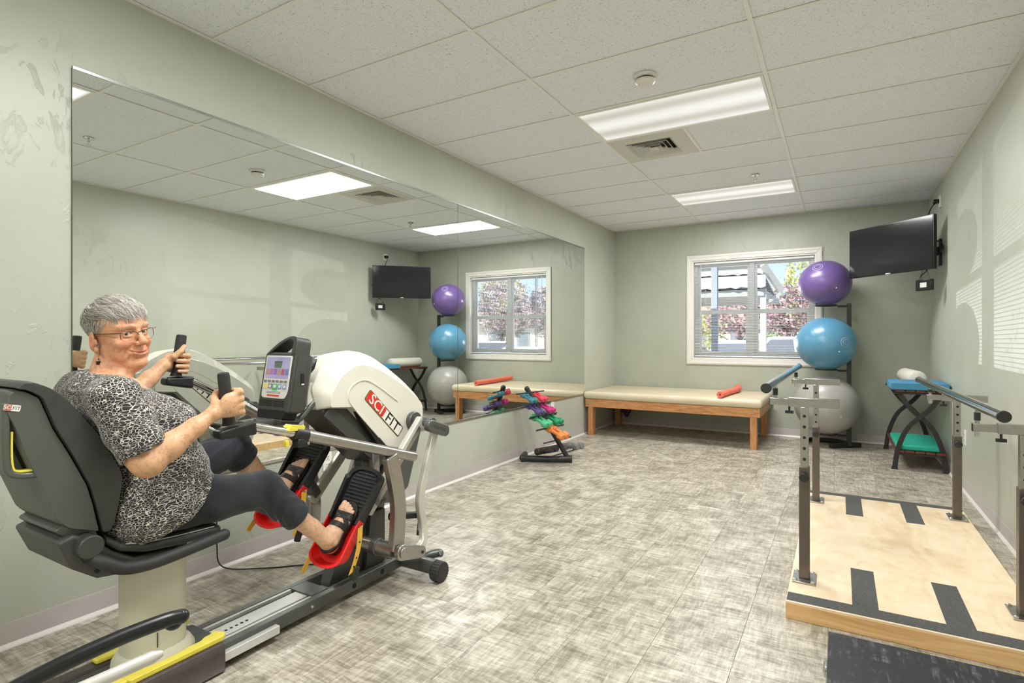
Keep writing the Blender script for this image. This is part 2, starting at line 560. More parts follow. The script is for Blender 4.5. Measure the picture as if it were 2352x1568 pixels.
# ceiling troffers
TROF = {1.076: 'long ceiling light panel behind the camera, seen only at the mirror top corner',
        3.515: 'long bright ceiling light panel nearest, beside the square air vent',
        5.953: 'farther and smaller looking ceiling light panel near the window wall',
        -1.362: 'assumed ceiling light panel, out of view, over the back of the room behind the camera'}  # last panel is never in view; added for its light
for y0 in LIGHT_ROWS:
    y1 = y0 + .6096; x0, x1 = GX[1], GX[2]
    cx_, cy_ = (x0 + x1) / 2, (y0 + y1) / 2
    root = empty('ceiling_light', (cx_, cy_, ZC), TROF[y0], 'light', 'fluorescent ceiling troffers')
    f = MB()
    for a, b, c, d in ((x0 + .013, x1 - .013, y0 + .013, y0 + .032), (x0 + .013, x1 - .013, y1 - .032, y1 - .013), (x0 + .013, x0 + .032, y0 + .032, y1 - .032), (x1 - .032, x1 - .013, y0 + .032, y1 - .032)):
        f.bb(a, b, c, d, ZC - .004, ZC + .03)
    f.build('frame', 'white_metal', root, bevel=.002)
    MB().bb(x0 + .013, x1 - .013, y0 + .013, y1 - .013, ZC + .06, ZC + .085).build('housing', 'white_metal', root, smooth=0)
    MB().bb(x0 + .030, x1 - .030, y0 + .030, y1 - .030, ZC + .004, ZC + .008).build('lens', 'light_lens', root, smooth=0)
    ld = bpy.data.lights.new('lamp', 'AREA'); ld.shape = 'RECTANGLE'; ld.size = 1.12; ld.size_y = 0.50
    ld.energy = PANEL_POWER; ld.color = (1.0, 0.992, 0.975)
    lo = bpy.data.objects.new('lamp', ld); COL.objects.link(lo); lo.parent = root; lo.location = (0, 0, -.004)

# supply diffuser
root = empty('ceiling_vent', (-1.285, 4.43, ZC), 'square louvred air supply vent in the ceiling grid', 'vent')
x0, x1, y0, y1 = -1.579, -.995, 4.136, 4.722
vx0, vx1, vy0, vy1 = -1.470, -1.114, 4.262, 4.640
p = MB()
p.bb(x0, x1, y0, vy0, ZC - .001, ZC + .004).bb(x0, x1, vy1, y1, ZC - .001, ZC + .004)
p.bb(x0, vx0, vy0, vy1, ZC - .001, ZC + .004).bb(vx1, x1, vy0, vy1, ZC - .001, ZC + .004)
p.build('panel', 'vent_metal', root, smooth=0)
MB().bb(vx0, vx1, vy0, vy1, ZC + .05, ZC + .055).build('duct', 'vent_dark', root, smooth=0)
cxv, cyv = (vx0 + vx1) / 2, (vy0 + vy1) / 2
for k in range(5):
    hw = .178 - k * .036; ring = MB()
    zt = ZC - .006 + (.0 if k else .002)
    a = [Vector((cxv + sx * hw, cyv + sy * hw, zt)) for sx, sy in ((-1, -1), (1, -1), (1, 1), (-1, 1))]
    b = [Vector((cxv + sx * (hw - .030), cyv + sy * (hw - .030), zt + .030)) for sx, sy in ((-1, -1), (1, -1), (1, 1), (-1, 1))]
    c = [q + Vector((0, 0, .0025)) for q in a]; d = [q + Vector((0, 0, .0025)) for q in b]
    if k == 4: b = [Vector((cxv + sx * .004, cyv + sy * .004, zt + .004)) for sx, sy in ((-1, -1), (1, -1), (1, 1), (-1, 1))]; d = [q + Vector((0, 0, .0025)) for q in b]
    for i in range(4):
        j = (i + 1) % 4
        ring.add([a[i], a[j], b[j], b[i], c[i], c[j], d[j], d[i]], [(0, 1, 2, 3), (7, 6, 5, 4), (0, 4, 5, 1), (3, 2, 6, 7)])
    ring.build('louvre', 'vent_metal', root, smooth=0)

# smoke detector
root = empty('smoke_detector', (-.982, 3.203, ZC), 'round white smoke detector on the ceiling', 'smoke detector')
MB().lathe([(0, 0), (.068, 0), (.070, -.006), (.066, -.018), (.058, -.020)], (-.982, 3.203, ZC + .004), n=32).build('base', 'trim_white', root)
MB().lathe([(.050, -.018), (.050, -.026)], (-.982, 3.203, ZC), n=32).build('slot_ring', 'vent_dark', root)
MB().lathe([(.058, -.026), (.056, -.036), (.044, -.047), (0, -.050)], (-.982, 3.203, ZC), n=32).build('cap', 'trim_white', root)
for (sx, sy, lab) in ((-.683, 5.66, 'small chrome fire sprinkler between vent and far light panel'), (-.622, 2.02, 'small chrome fire sprinkler seen in the mirror top left')):
    root = empty('fire_sprinkler', (sx, sy, ZC), lab, 'sprinkler', 'fire sprinklers')
    MB().lathe([(0, .001), (.036, .001), (.034, -.005), (.014, -.010), (0, -.010)], (sx, sy, ZC), n=24).build('escutcheon', 'chrome', root)
    b = MB()
    b.cyl((sx, sy, ZC - .008), (sx, sy, ZC - .026), .009, .008, 12)
    b.tube([(sx - .008, sy, ZC - .024), (sx - .014, sy, ZC - .036), (sx - .004, sy, ZC - .052)], .0025, 8)
    b.tube([(sx + .008, sy, ZC - .024), (sx + .014, sy, ZC - .036), (sx + .004, sy, ZC - .052)], .0025, 8)
    b.build('yoke', 'chrome', root)
    MB().lathe([(0, -.050), (.016, -.051), (.016, -.053), (0, -.054)], (sx, sy, ZC), n=18).build('deflector', 'chrome', root)

# ================================================================== window
win = structure(empty('window_1', ((WX0 + WX1) / 2, YB, WZ0)))
cas = MB()
OX0, OX1, OZ0, OZ1 = -1.774, -.178, .868, 2.316
def casing(p, q, a, b):      # mitred casing board
    pass
def frame_ring(x0, x1, z0, z1, w, y0, y1):
    m = MB()
    o_ = [(x0, z0), (x1, z0), (x1, z1), (x0, z1)]
    i_ = [(x0 + w, z0 + w), (x1 - w, z0 + w), (x1 - w, z1 - w), (x0 + w, z1 - w)]
    for k in range(4):
        j = (k + 1) % 4
        q = [o_[k], o_[j], i_[j], i_[k]]
        vs = [(a, y0, b) for a, b in q] + [(a, y1, b) for a, b in q]
        m.add(vs, [(0, 1, 2, 3), (7, 6, 5, 4), (0, 4, 5, 1), (1, 5, 6, 2), (2, 6, 7, 3), (3, 7, 4, 0)])
    return m
frame_ring(OX0, OX1, OZ0, OZ1, .072, YB - .018, YB).build('casing', 'trim_white', win, bevel=.004)
frame_ring(OX0 + .012, OX1 - .012, OZ0 + .012, OZ1 - .012, .020, YB - .024, YB - .016).build('casing_bead', 'trim_white', win, bevel=.003)
frame_ring(WX0, WX1, WZ0, WZ1, .018, YB - .004, YB + .150).build('jamb', 'trim_white', win, smooth=0)
frame_ring(WX0 + .016, WX1 - .016, WZ0 + .016, WZ1 - .016, .040, YB + .085, YB + .150).build('window_frame', 'vinyl_white', win, bevel=.003)
xm = (WX0 + WX1) / 2 + .0
MB().bb(xm - .030, xm + .030, YB + .080, YB + .150, WZ0 + .03, WZ1 - .03).build('mullion', 'vinyl_white', win, bevel=.003)
zm = 1.565
for s0, s1 in ((WX0 + .052, xm - .026), (xm + .026, WX1 - .052)):
    for z0, z1, yy in ((WZ0 + .050, zm + .022, YB + .096), (zm - .022, WZ1 - .050, YB + .118)):
        sash = frame_ring(s0, s1, z0, z1, .052 if yy < YB + .1 else .032, yy, yy + .022).build('sash', 'vinyl_white', win, bevel=.002)
        MB().bb(s0 + .02, s1 - .02, yy + .009, yy + .013, z0 + .02, z1 - .02).build('pane', 'window_glass', sash, smooth=0)

# mini blind, each slat a piece of its own
t = NT('blind_slat')
v = t.coords('Object')
t.set(t.ramp(t.noise(v, 4), [(0.3, rgb(222, 222, 220)), (0.7, rgb(236, 236, 234))]), 0.4)
bx0, bx1 = WX0 + .024, WX1 - .024
bl = empty('window_blind', ((bx0 + bx1) / 2, YB + .045, WZ0), 'white mini blind with open slats hanging inside the window', 'blind')
MB().bb(bx0, bx1, YB + .028, YB + .062, WZ1 - .050, WZ1 - .020).build('head_rail', 'vinyl_white', bl, bevel=.003)
MB().bb(bx0, bx1, YB + .034, YB + .058, WZ0 + .028, WZ0 + .046).build('bottom_rail', 'vinyl_white', bl, bevel=.004)
sm = MB()
ring0, ring1 = [], []
for k in range(7):
    a = -1 + k / 3.0
    yy, zz = a * .0125, .0016 * (1 - a * a)
    ring0.append((bx0 - (bx0 + bx1) / 2, yy, zz)); ring1.append((bx1 - (bx0 + bx1) / 2, yy, zz))
sm.add(ring0 + ring1 + [(x, y, z - .0006) for x, y, z in ring0 + ring1], [(k, k + 1, k + 8, k + 7) for k in range(6)] + [(14 + k, 21 + k, 22 + k, 15 + k) for k in range(6)])
sme = sm.mesh('slat', smooth=60); sme.materials.append(MATS['blind_slat'])
nz = 59
for k in range(nz):
    o = bpy.data.objects.new('slat', sme); COL.objects.link(o); o.parent = bl
    z = WZ0 + .062 + k * (WZ1 - .066 - WZ0 - .062) / (nz - 1)
    o.location = (0, 0, z - WZ0); o.rotation_euler = (math.radians(6), 0, 0)
for fx in (.10, .5, .90):
    x = bx0 + (bx1 - bx0) * fx
    for yy in (YB + .0325, YB + .0575):
        MB().cyl((x, yy, WZ0 + .04), (x, yy, WZ1 - .03), .0007, n=5).build('ladder_cord', 'blind_slat', bl, smooth=0)
MB().cyl((bx0 + .085, YB + .020, WZ0 + .56), (bx0 + .085, YB + .022, WZ1 - .04), .0035, n=8).build('tilt_wand', 'trim_white', bl)
# ================================================================== wall mirror
plain('mirror_edge', rgb(74, 84, 78), .3)
MY0, MY1, MYS, MZ0, MZ1 = 1.078, 6.545, 3.826, 0.510, 2.350
for (a, b, lab) in ((MY0, MYS - .003, 'large frameless wall mirror panel behind the exercise machine'), (MYS + .003, MY1, 'wall mirror panel nearest the window corner, reflecting the window')):
    root = empty('wall_mirror', (XL, (a + b) / 2, MZ0), lab, 'mirror', 'wall mirror panels')
    MB().bb(XL + .0005, XL + .0065, a, b, MZ0, MZ1).build('glass', 'mirror_glass', root, smooth=0)
    for q0, q1 in ((a - .0022, a), (b, b + .0022)): MB().bb(XL + .0004, XL + .0060, q0, q1, MZ0, MZ1).build('edge', 'mirror_edge', root, smooth=0)
    MB().bb(XL + .0003, XL + .0095, a, b, MZ0 - .012, MZ0 + .006).build('bottom_channel', 'channel_alu', root, bevel=.001)
    MB().bb(XL + .0003, XL + .0095, a, b, MZ1 - .004, MZ1 + .010).build('top_channel', 'channel_alu', root, bevel=.001)

# ================================================================== outlets
def outlet(c, nrm, lab, duplex=1):
    n = Vector(nrm); s = Vector((0, 1, 0)); z = Vector((0, 0, 1)); c = Vector(c)
    root = empty('wall_outlet', c, lab, 'outlet')
    MB().box(c + n * .003, (abs(n.x) * .006 + abs(n.y) * .07, abs(n.y) * .006 + abs(n.x) * .07, .115)).build('plate', 'outlet_white', root, bevel=.002)
    for dz in (-.024, .024):
        r = MB().box(c + n * .0065 + z * dz, (.004, .034, .030)).build('receptacle', 'outlet_white', root, bevel=.0015)
        q = MB()
        for dy in (-.007, .007): q.box(c + n * .0088 + z * (dz + .004) + s * dy, (.001, .003, .010))
        q.cyl(c + n * .0085 + z * (dz - .008), c + n * .0092 + z * (dz - .008), .003, n=10)
        q.build('slots', 'outlet_slot', r, smooth=0)
outlet((XL, 2.436, .432), (1, 0, 0), 'white wall outlet behind the exercise machine pedals')
outlet((XL, 5.639, .459), (1, 0, 0), 'white wall outlet under the mirror behind the dumbbell rack')
outlet((XR, 5.576, .429), (-1, 0, 0), 'white wall outlet on the right wall behind the parallel bars')

# ================================================================== treatment table
def mat_wood(name, c1, c2, c3, axis=0, scale=6):
    t = NT(name)
    sc = [9, 9, 9]; sc[axis] = .8
    v = t.coords('World', tuple(sc))
    n1 = t.noise(v, scale, 5, 0.6, 1.2)
    t.set(t.ramp(n1, [(0.32, c1), (0.5, c2), (0.68, c3)]), 0.4)
    t.bump(n1, 0.06, 0.002)
    return t.m
mat_wood('oak', rgb(168, 108, 62), rgb(198, 140, 88), rgb(214, 162, 108), 0)
mat_wood('oak_leg', rgb(170, 108, 62), rgb(196, 136, 84), rgb(208, 150, 98), 2)
t = NT('vinyl_tan')
v = t.coords('Object')
t.set(t.ramp(t.noise(v, 3), [(0.3, rgb(206, 192, 162)), (0.7, rgb(216, 203, 176))]), 0.36)
t.bump(t.noise(v, 260, 2), 0.06, 0.001)
plain('bolt_steel', rgb(205, 205, 200), 0.25, 1.0)

def puffy(mb, x0, x1, y0, y1, z0, z1, r=.035, n=6):
    """cushion slab with soft rounded rim"""
    rings = []
    zm_ = (z0 + z1) / 2
    prof = []
    h = (z1 - z0) / 2
    for k in range(n * 2 + 1):
        a = -PI / 2 + PI * k / (2 * n)
        prof.append((r * (math.cos(a) ** .8 - 1), zm_ + h * math.sin(a)))
    for ins, z in prof:
        xa, xb, ya, yb = x0 - ins, x1 + ins, y0 - ins, y1 + ins
        rr = .03
        pts = rounded([(xa, ya), (xb, ya), (xb, yb), (xa, yb)], rr, 4)
        rings.append([(px, py, z) for px, py in pts])
    mb.loft(rings)
    return mb

bt = empty('treatment_table', (-1.75, 7.07, 0), 'low treatment table with tan vinyl cushion and wooden legs under the window', 'table')
BX0, BX1, BY0, BY1 = -2.772, -.742, 6.525, 7.615
puffy(MB(), BX0 - .022, BX1 + .022, BY0 - .022, BY1 + .014, .452, .545).build('cushion', 'vinyl_tan', bt, smooth=60)
MB().bb(BX0, BX1, BY0, BY0 + .030, .352, .450).build('front_rail', 'oak', bt, bevel=.002)
MB().bb(BX0, BX1, BY1 - .030, BY1, .352, .450).build('back_rail', 'oak', bt, bevel=.002)
for x in (BX0, BX1 - .030):
    MB().bb(x, x + .030, BY0 + .030, BY1 - .030, .352, .450).build('end_rail', 'oak', bt, bevel=.002)
for x in (BX0 + .034, BX1 - .034 - .066):
    for y in (BY0 + .002, BY1 - .002 - .066):
        y_ = y + (.030 if y < 7 else -.030)
        y_ = y + .0295 if y < 7 else y - .0295
        MB().bb(x, x + .066, y_ - (.028 if y < 7 else 0), y_ + .066 + (.028 if y > 7 else 0), 0, .351).build('leg', 'oak_leg', bt, bevel=.003)
for x in (BX0 + .055, BX1 - .055):
    for z in (.378, .425):
        MB().lathe([(0, .004), (.007, .003), (.009, 0)], (x, BY0 - .0005, z), (0, -1, 0), 12).build('bolt', 'bolt_steel', bt)

# foam noodle lying on the table
t = NT('foam_coral'); v = t.coords('Object')
t.set(t.ramp(t.noise(v, 60, 3), [(0.3, rgb(234, 112, 88)), (0.7, rgb(243, 130, 106))]), 0.7); t.bump(t.noise(v, 400, 2), 0.15, 0.001)
nz0 = [(-1.150, 6.515, .583), (-1.140, 6.75, .583), (-1.120, 7.00, .583), (-1.095, 7.25, .584), (-1.092, 7.42, .587), (-1.115, 7.55, .595)]
path = bez(nz0, 5)
nd = empty('foam_noodle', (-1.2, 6.7, .545), 'coral foam noodle roll with hollow centre lying on the treatment table', 'foam noodle')
MB().tube(path, .036, 24).build('noodle', 'foam_coral', nd)
plain('foam_hole', rgb(150, 40, 30), 0.8)
d_ = (path[1] - path[0]).normalized()
MB().cyl(path[0] - d_ * .0012, path[0] + d_ * .002, .0105, n=16).build('core_hole', 'foam_hole', nd)

# purple cloth under the table
plain('cloth_plum', rgb(92, 40, 84), 0.8, 0, 0.2, 20)
pb = MB()
pts = [(-2.70, 7.575, .350), (-2.45, 7.560, .350), (-2.565, 7.565, .105), (-2.60, 7.595, .110)]
pb.loft([[(-2.72, 7.50, .351), (-2.44, 7.49, .351), (-2.44, 7.57, .351), (-2.72, 7.57, .351)], [(-2.66, 7.51, .24), (-2.50, 7.50, .24), (-2.50, 7.565, .24), (-2.66, 7.565, .24)], [(-2.592, 7.525, .11), (-2.566, 7.52, .105), (-2.566, 7.545, .108), (-2.592, 7.55, .11)]])
pb.build('resistance_sling', 'cloth_plum', None, (-2.58, 7.53, .105), bevel=.004, label='dark purple cloth hanging in a point below the treatment table', cat='cloth')

# ================================================================== dumbbell rack
plain('rack_black', rgb(46, 46, 46), 0.45, 0.2, 0.1)
plain('prong_grey', rgb(70, 70, 82), 0.3, 0.6)
for nm, c in (('teal', (58, 128, 140)), ('red_pink', (222, 66, 84)), ('purple', (86, 70, 128)), ('magenta', (198, 44, 122)), ('mint', (86, 186, 134)), ('green', (28, 148, 94)), ('orange', (236, 138, 74)), ('black', (48, 46, 46)), ('grey', (122, 122, 124))):
    plain('db_' + nm, rgb(*c), 0.5, 0, 0.08, 40)
U = Vector((-.897, -.442, 0)); V = Vector((-.442, .897, 0)); Zv = Vector((0, 0, 1))
Vp = Vector((.164, .986, 0))
rk = empty('dumbbell_rack', (-2.45, 4.87, 0), 'black leaning dumbbell rack beside the mirror wall', 'rack')
B0 = Vector((-2.262, 4.965, .035)); B1 = Vector((-2.690, 4.755, .035))
bpath = [B0 + (B1 - B0) * k / 8 + V * (-.030 * math.sin(PI * k / 8)) for k in range(9)]
MB().tube(bpath, .031, 14).build('base_bar', 'rack_black', rk)
for p, s_ in ((B0, 1), (B1, -1)):
    MB().cyl(p - (B1 - B0).normalized() * (.012 * s_), p + (B1 - B0).normalized() * (.022 * s_), .035, n=14).build('end_cap', 'rack_black', rk, bevel=.003)
MB().tube([B1 + V * .01, B1 + V * .20 - U * .02], .028, 12).build('rear_foot', 'rack_black', rk)
PB, PT = B0 - Vector((.03, -.0, -.02)) + U * .01, Vector((-2.655, 4.79, .715))
MB().tube([PB, PT], .024, 16).build('post', 'rack_black', rk)
MB().sphere(PT, .026, 14, 8).build('post_cap', 'rack_black', rk)
def pp(tt): return PB + (PT - PB) * tt
LV = [.20, .385, .565, .735, .90]
for li, tt in enumerate(LV):
    for k in (0, 1):
        c = pp(tt) + (U * -.015 + Zv * .03 if k == 0 else U * -.05 - Zv * .055) + U * .02
        if k == 1: c = pp(tt - .10) - Zv * .030 - U * .015
        MB().cyl(c - Vp * .215, c + Vp * .215, .0062, n=10).build('prong', 'prong_grey', rk)
        for s_ in (-1, 1): MB().sphere(c + Vp * .215 * s_, .0078, 10, 6).build('prong_tip', 'prong_grey', rk)
def dumbbell(mat, c, ax, L, rh, lab, grp, hexn=8):
    c = Vector(c); ax = Vector(ax).normalized()
    root = empty('dumbbell', c - Vector((0, 0, rh)), lab, 'dumbbell', grp)
    hl = L * .31
    MB().cyl(c - ax * (L / 2 - hl), c + ax * (L / 2 - hl), rh * .48, n=14).build('grip', mat, root)
    for s_ in (-1, 1):
        a, b = c + ax * s_ * (L / 2 - hl), c + ax * s_ * L / 2
        d, s1, t1 = basis(ax)
        rings = []
        for q, k in ((0, .82), (.15, 1), (.85, 1), (1, .84)):
            pnt = a + (b - a) * q
            rings.append([pnt + (s1 * math.cos(2 * PI * (j + .5) / hexn) + t1 * math.sin(2 * PI * (j + .5) / hexn)) * rh * k for j in range(hexn)])
        MB().loft(rings).build('head', mat, root, bevel=.003)
    return root
tilt = Vector((.915, -.152, -.375)).normalized()
DB = [  # level, side(-1 near), colour, length, radius, label colour, where
    (4, -1, 'teal', .165, .024, 'teal', 'on the top level of the rack'), (4, 1, 'red_pink', .165, .026, 'coral pink', 'on the top level of the rack'),
    (3, -1, 'purple', .180, .028, 'dark purple', 'on the second level of the rack'), (3, 1, 'magenta', .180, .029, 'magenta', 'on the second level of the rack'),
    (2, -1, 'mint', .200, .033, 'light mint green', 'on the middle level of the rack'), (2, 1, 'green', .190, .032, 'deep green', 'on the middle level of the rack'),
    (1, -1, 'orange', .210, .036, 'orange', 'on the fourth level of the rack'),
    (0, -1, 'black', .215, .036, 'black', 'at the foot of the rack'), (0, 1, 'grey', .200, .036, 'grey', 'at the far foot of the rack')]
for (lv, sd, mt, L, rh, nm, where) in DB:
    for k in (0, 1):
        base = pp(LV[lv] - .05) + Zv * (.004 + rh * .55)
        off = .030 + rh + k * (2 * rh + .004)
        if mt == 'orange': off = -.010 + k * (2 * rh + .004)
        c = base + Vp * (off * sd) + Vector((.012, 0, 0))
        if mt == 'orange': c += Vector((.045, 0, .0))
        ax = tilt
        if lv == 0:
            sdv = Vector((.27, .96, 0)) * (2 * rh + .003)
            c = Vector((-2.445, 4.860, .068 + rh + .022)) + sdv * (-k) if mt == 'black' else Vector((-2.345, 5.135, .120)) + sdv * k
            ax = Vector((.90, -.25, .26 if mt == 'black' else .10)).normalized()
        pos = ('nearer camera' if (k == 1) == (sd < 0) else 'farther back')
        dumbbell('db_' + mt, c, ax, L, rh, '%s dumbbell %s, %s one' % (nm, where, pos), nm + ' dumbbell pair')

# ================================================================== exercise balls and their stand
def mat_ball(name, c1, c2, rough=.3):
    t = NT(name); v = t.coords('Object')
    t.set(t.ramp(t.noise(v, 3, 3), [(0.3, c1), (0.7, c2)]), rough, 0.0, Coat_Weight=.3, Coat_Roughness=.25)
    return t.m
mat_ball('ball_purple', rgb(96, 74, 130), rgb(108, 84, 142), .34)
mat_ball('ball_blue', rgb(78, 136, 168), rgb(92, 148, 178), .32)
mat_ball('ball_silver', rgb(158, 156, 150), rgb(170, 168, 162), .38)
plain('ball_print', rgb(190, 190, 205), .5)
plain('plug_white', rgb(235, 235, 235), .4)
def ball(c, r, sq, mat, lab, seed, mark=None):
    c = Vector(c)
    root = empty('exercise_ball', c - Vector((0, 0, r * sq)), lab, 'exercise ball', 'exercise balls on the stand')
    ax = Vector((.35, -.6, .72)).normalized() if seed else Vector((.2, .5, .84)).normalized()
    R = ax.to_track_quat('Z', 'Y').to_matrix()
    b = MB(); vs = []; n, k = 64, 96
    for i in range(k + 1):
        ph = PI * i / k
        rr = r * (1 - .0028 * max(0, math.cos(ph * 22)) ** 6 * (1 if .5 < ph < 2.6 else 0))
        for j in range(n):
            a = 2 * PI * j / n
            q = R @ Vector((math.sin(ph) * math.cos(a), math.sin(ph) * math.sin(a), -math.cos(ph))) * rr
            q.z *= sq
            q.z = max(q.z, -r * sq * .975)
            vs.append(c + q)
    b.add(vs, [(i * n + j, i * n + (j + 1) % n, (i + 1) * n + (j + 1) % n, (i + 1) * n + j) for i in range(k) for j in range(n)])
    b.build('ball_skin', mat, root, smooth=80)
    pd = Vector((.42, -.86, -.28)).normalized()
    MB().cyl(c + pd * r * .985, c + pd * (r + .003), .008, n=12).build('plug', 'plug_white', root)
    if mark:
        md = Vector(mark).normalized(); d, s1, t1 = basis(md)
        for rad, ww in ((.052, .004), (.030, .003)):
            ringp = [c + (md * math.sqrt(1 - (rad / r) ** 2) * r + (s1 * math.cos(a) + t1 * math.sin(a)) * rad) * 1.0008 for a in [2 * PI * q / 28 for q in range(29)]]
            for q in ringp: q.z = c.z + (q.z - c.z) * sq
            MB().tube(ringp, ww * .5, 6, False, flat=.5).build('printed_ring', 'ball_print', root)
    return root
BXc, BYc = -.135, 7.20
ball((BXc - .010, BYc, 1.835), .268, .945, 'ball_purple', 'purple exercise ball, topmost on the ball stand', 0, (-.25, -.7, .66))
ball((BXc, BYc, 1.155), .306, .965, 'ball_blue', 'blue exercise ball in the middle of the ball stand', 1, (.62, -.78, .05))
ball((BXc + .008, BYc, .462), .330, .985, 'ball_silver', 'silver grey exercise ball at the bottom of the ball stand', 0)
st = empty('ball_stand', (.09, 7.25, 0), 'black upright metal stand holding three exercise balls', 'stand')
MB().bb(.068, .112, 7.23, 7.27, .03, 1.60).build('post', 'rack_black', st, bevel=.004)
for zr in (1.583, .862, .138):
    arm = MB().beam((.09, 7.25, zr - .012), (-.02, 7.22, zr - .012), .030, .022).build('arm', 'rack_black', st, bevel=.003)
    MB().tube([(BXc + .105 * math.cos(2 * PI * k / 32), BYc + .105 * math.sin(2 * PI * k / 32), zr) for k in range(33)], .009, 8, False).build('ring', 'rack_black', arm)
MB().tube(bez([(-.33, 7.30, .028), (-.30, 7.40, .028), (-.1, 7.44, .028), (.06, 7.36, .028), (.09, 7.25, .028)], 5), .026, 12).build('rear_foot', 'rack_black', st)
MB().beam((-.09, 7.085, .026), (.19, 7.30, .026), .06, .05).build('front_foot', 'rack_black', st, bevel=.006)
MB().bb(.06, .12, 7.18, 7.29, .02, .05).build('base_joint', 'rack_black', st, bevel=.004)

# ================================================================== corner television
plain('tv_black', rgb(24, 24, 26), .25, 0, .05)
t = NT('tv_screen'); v = t.coords('Object')
t.set(t.ramp(t.noise(v, 2), [(0.3, rgb(30, 31, 34)), (0.7, rgb(34, 35, 38))]), .10, 0, Specular_IOR_Level=.6)
plain('box_label', rgb(220, 220, 214), .5)
TA, TB = Vector((.087, 7.04, 0)), Vector((.748, 6.41, 0))
td = (TB - TA).normalized(); tn = Vector((-td.y * -1, td.x * -1, 0)); tn = Vector((td.y, -td.x, 0))
if tn.y > 0: tn = -tn
zc_ = 2.112
tc = (TA + TB) / 2 + Vector((0, 0, zc_))
tv = empty('television', tc - tn * .02, 'black flat television mounted high in the right corner', 'television')
Rtv = Matrix((td, -tn, Vector((0, 0, 1)))).transposed()
Wt = (TB - TA).length
MB().box(tc - tn * .024, (Wt, .040, .51), Rtv).build('bezel', 'tv_black', tv, bevel=.004)
MB().box(tc - tn * .0030, (Wt - .022, .004, .488), Rtv).build('screen', 'tv_screen', tv, smooth=0)
MB().box(tc - tn * .075, (Wt * .55, .07, .34), Rtv).build('rear_cover', 'tv_black', tv, bevel=.01)
MB().box(tc + tn * .0 - Vector((0, 0, .2505)), (.05, .012, .008), Rtv).build('logo_bar', 'box_label', tv)
wp = Vector((XR - .012, 6.80, 2.05))
MB().box(wp, (.022, .10, .26)).build('wall_plate', 'tv_black', tv, bevel=.003)
MB().beam(tc - tn * .10 - Vector((0, 0, .04)), wp - Vector((.012, 0, -.0)), .03, .06).build('mount_arm', 'tv_black', tv, bevel=.003)
MB().beam(tc - tn * .10 + Vector((0, 0, .04)), wp - Vector((.012, 0, -.04)), .03, .03).build('mount_arm', 'tv_black', tv, bevel=.003)
MB().tube(bez([tc + td * .30 - tn * .05 + Vector((0, 0, .05)), tc + td * .44 - tn * .10 + Vector((0, 0, .0)), tc + td * .44 - tn * .14 - Vector((0, 0, .07)), wp + Vector((-.015, .03, .0))], 6), .006, 8).build('cable', 'tv_black', tv)
# small box hanging below the screen
hb = tc + td * .335 - tn * .05 + Vector((0, 0, -.395))
mbx = empty('media_box', hb, 'small black box with a white label hanging on cords below the television', 'box')
MB().box(hb, (.155, .036, .105), Rtv).build('case', 'tv_black', mbx, bevel=.006)
MB().box(hb + tn * .0185, (.062, .002, .045), Rtv).build('label_sticker', 'box_label', mbx)
for a, b in ((-.055, -.02), (.052, .02)):
    MB().tube([hb + td * a + Vector((0, 0, .05)), hb + td * b + Vector((0, 0, .142))], .0022, 6).build('hanging_cord', 'tv_black', mbx)
MB().tube(bez([hb - td * .03 + Vector((0, 0, .05)), hb - td * .035 + Vector((0, 0, .09)), hb + td * .01 + Vector((0, 0, .125)), hb + td * .02 + Vector((0, 0, .142))], 5), .005, 8).build('cable', 'tv_black', mbx)
# camera-like device above the screen in the corner
sx_, sy_ = XR - .03, 6.76
dv = empty('wall_junction', (XR, 6.76, 2.52), 'small black and white wall socket box above the television', 'socket')
MB().box((XR - .010, 6.80, 2.545), (.018, .075, .115)).build('plate', 'outlet_white', dv, bevel=.002)
MB().box((XR - .040, 6.79, 2.548), (.050, .055, .040)).build('plug_body', 'tv_black', dv, bevel=.006)
MB().tube(bez([(XR - .05, 6.79, 2.53), (XR - .08, 6.77, 2.49), (XR - .10, 6.72, 2.44), (XR - .13, 6.66, 2.36)], 5), .005, 8).build('cable', 'tv_black', dv)

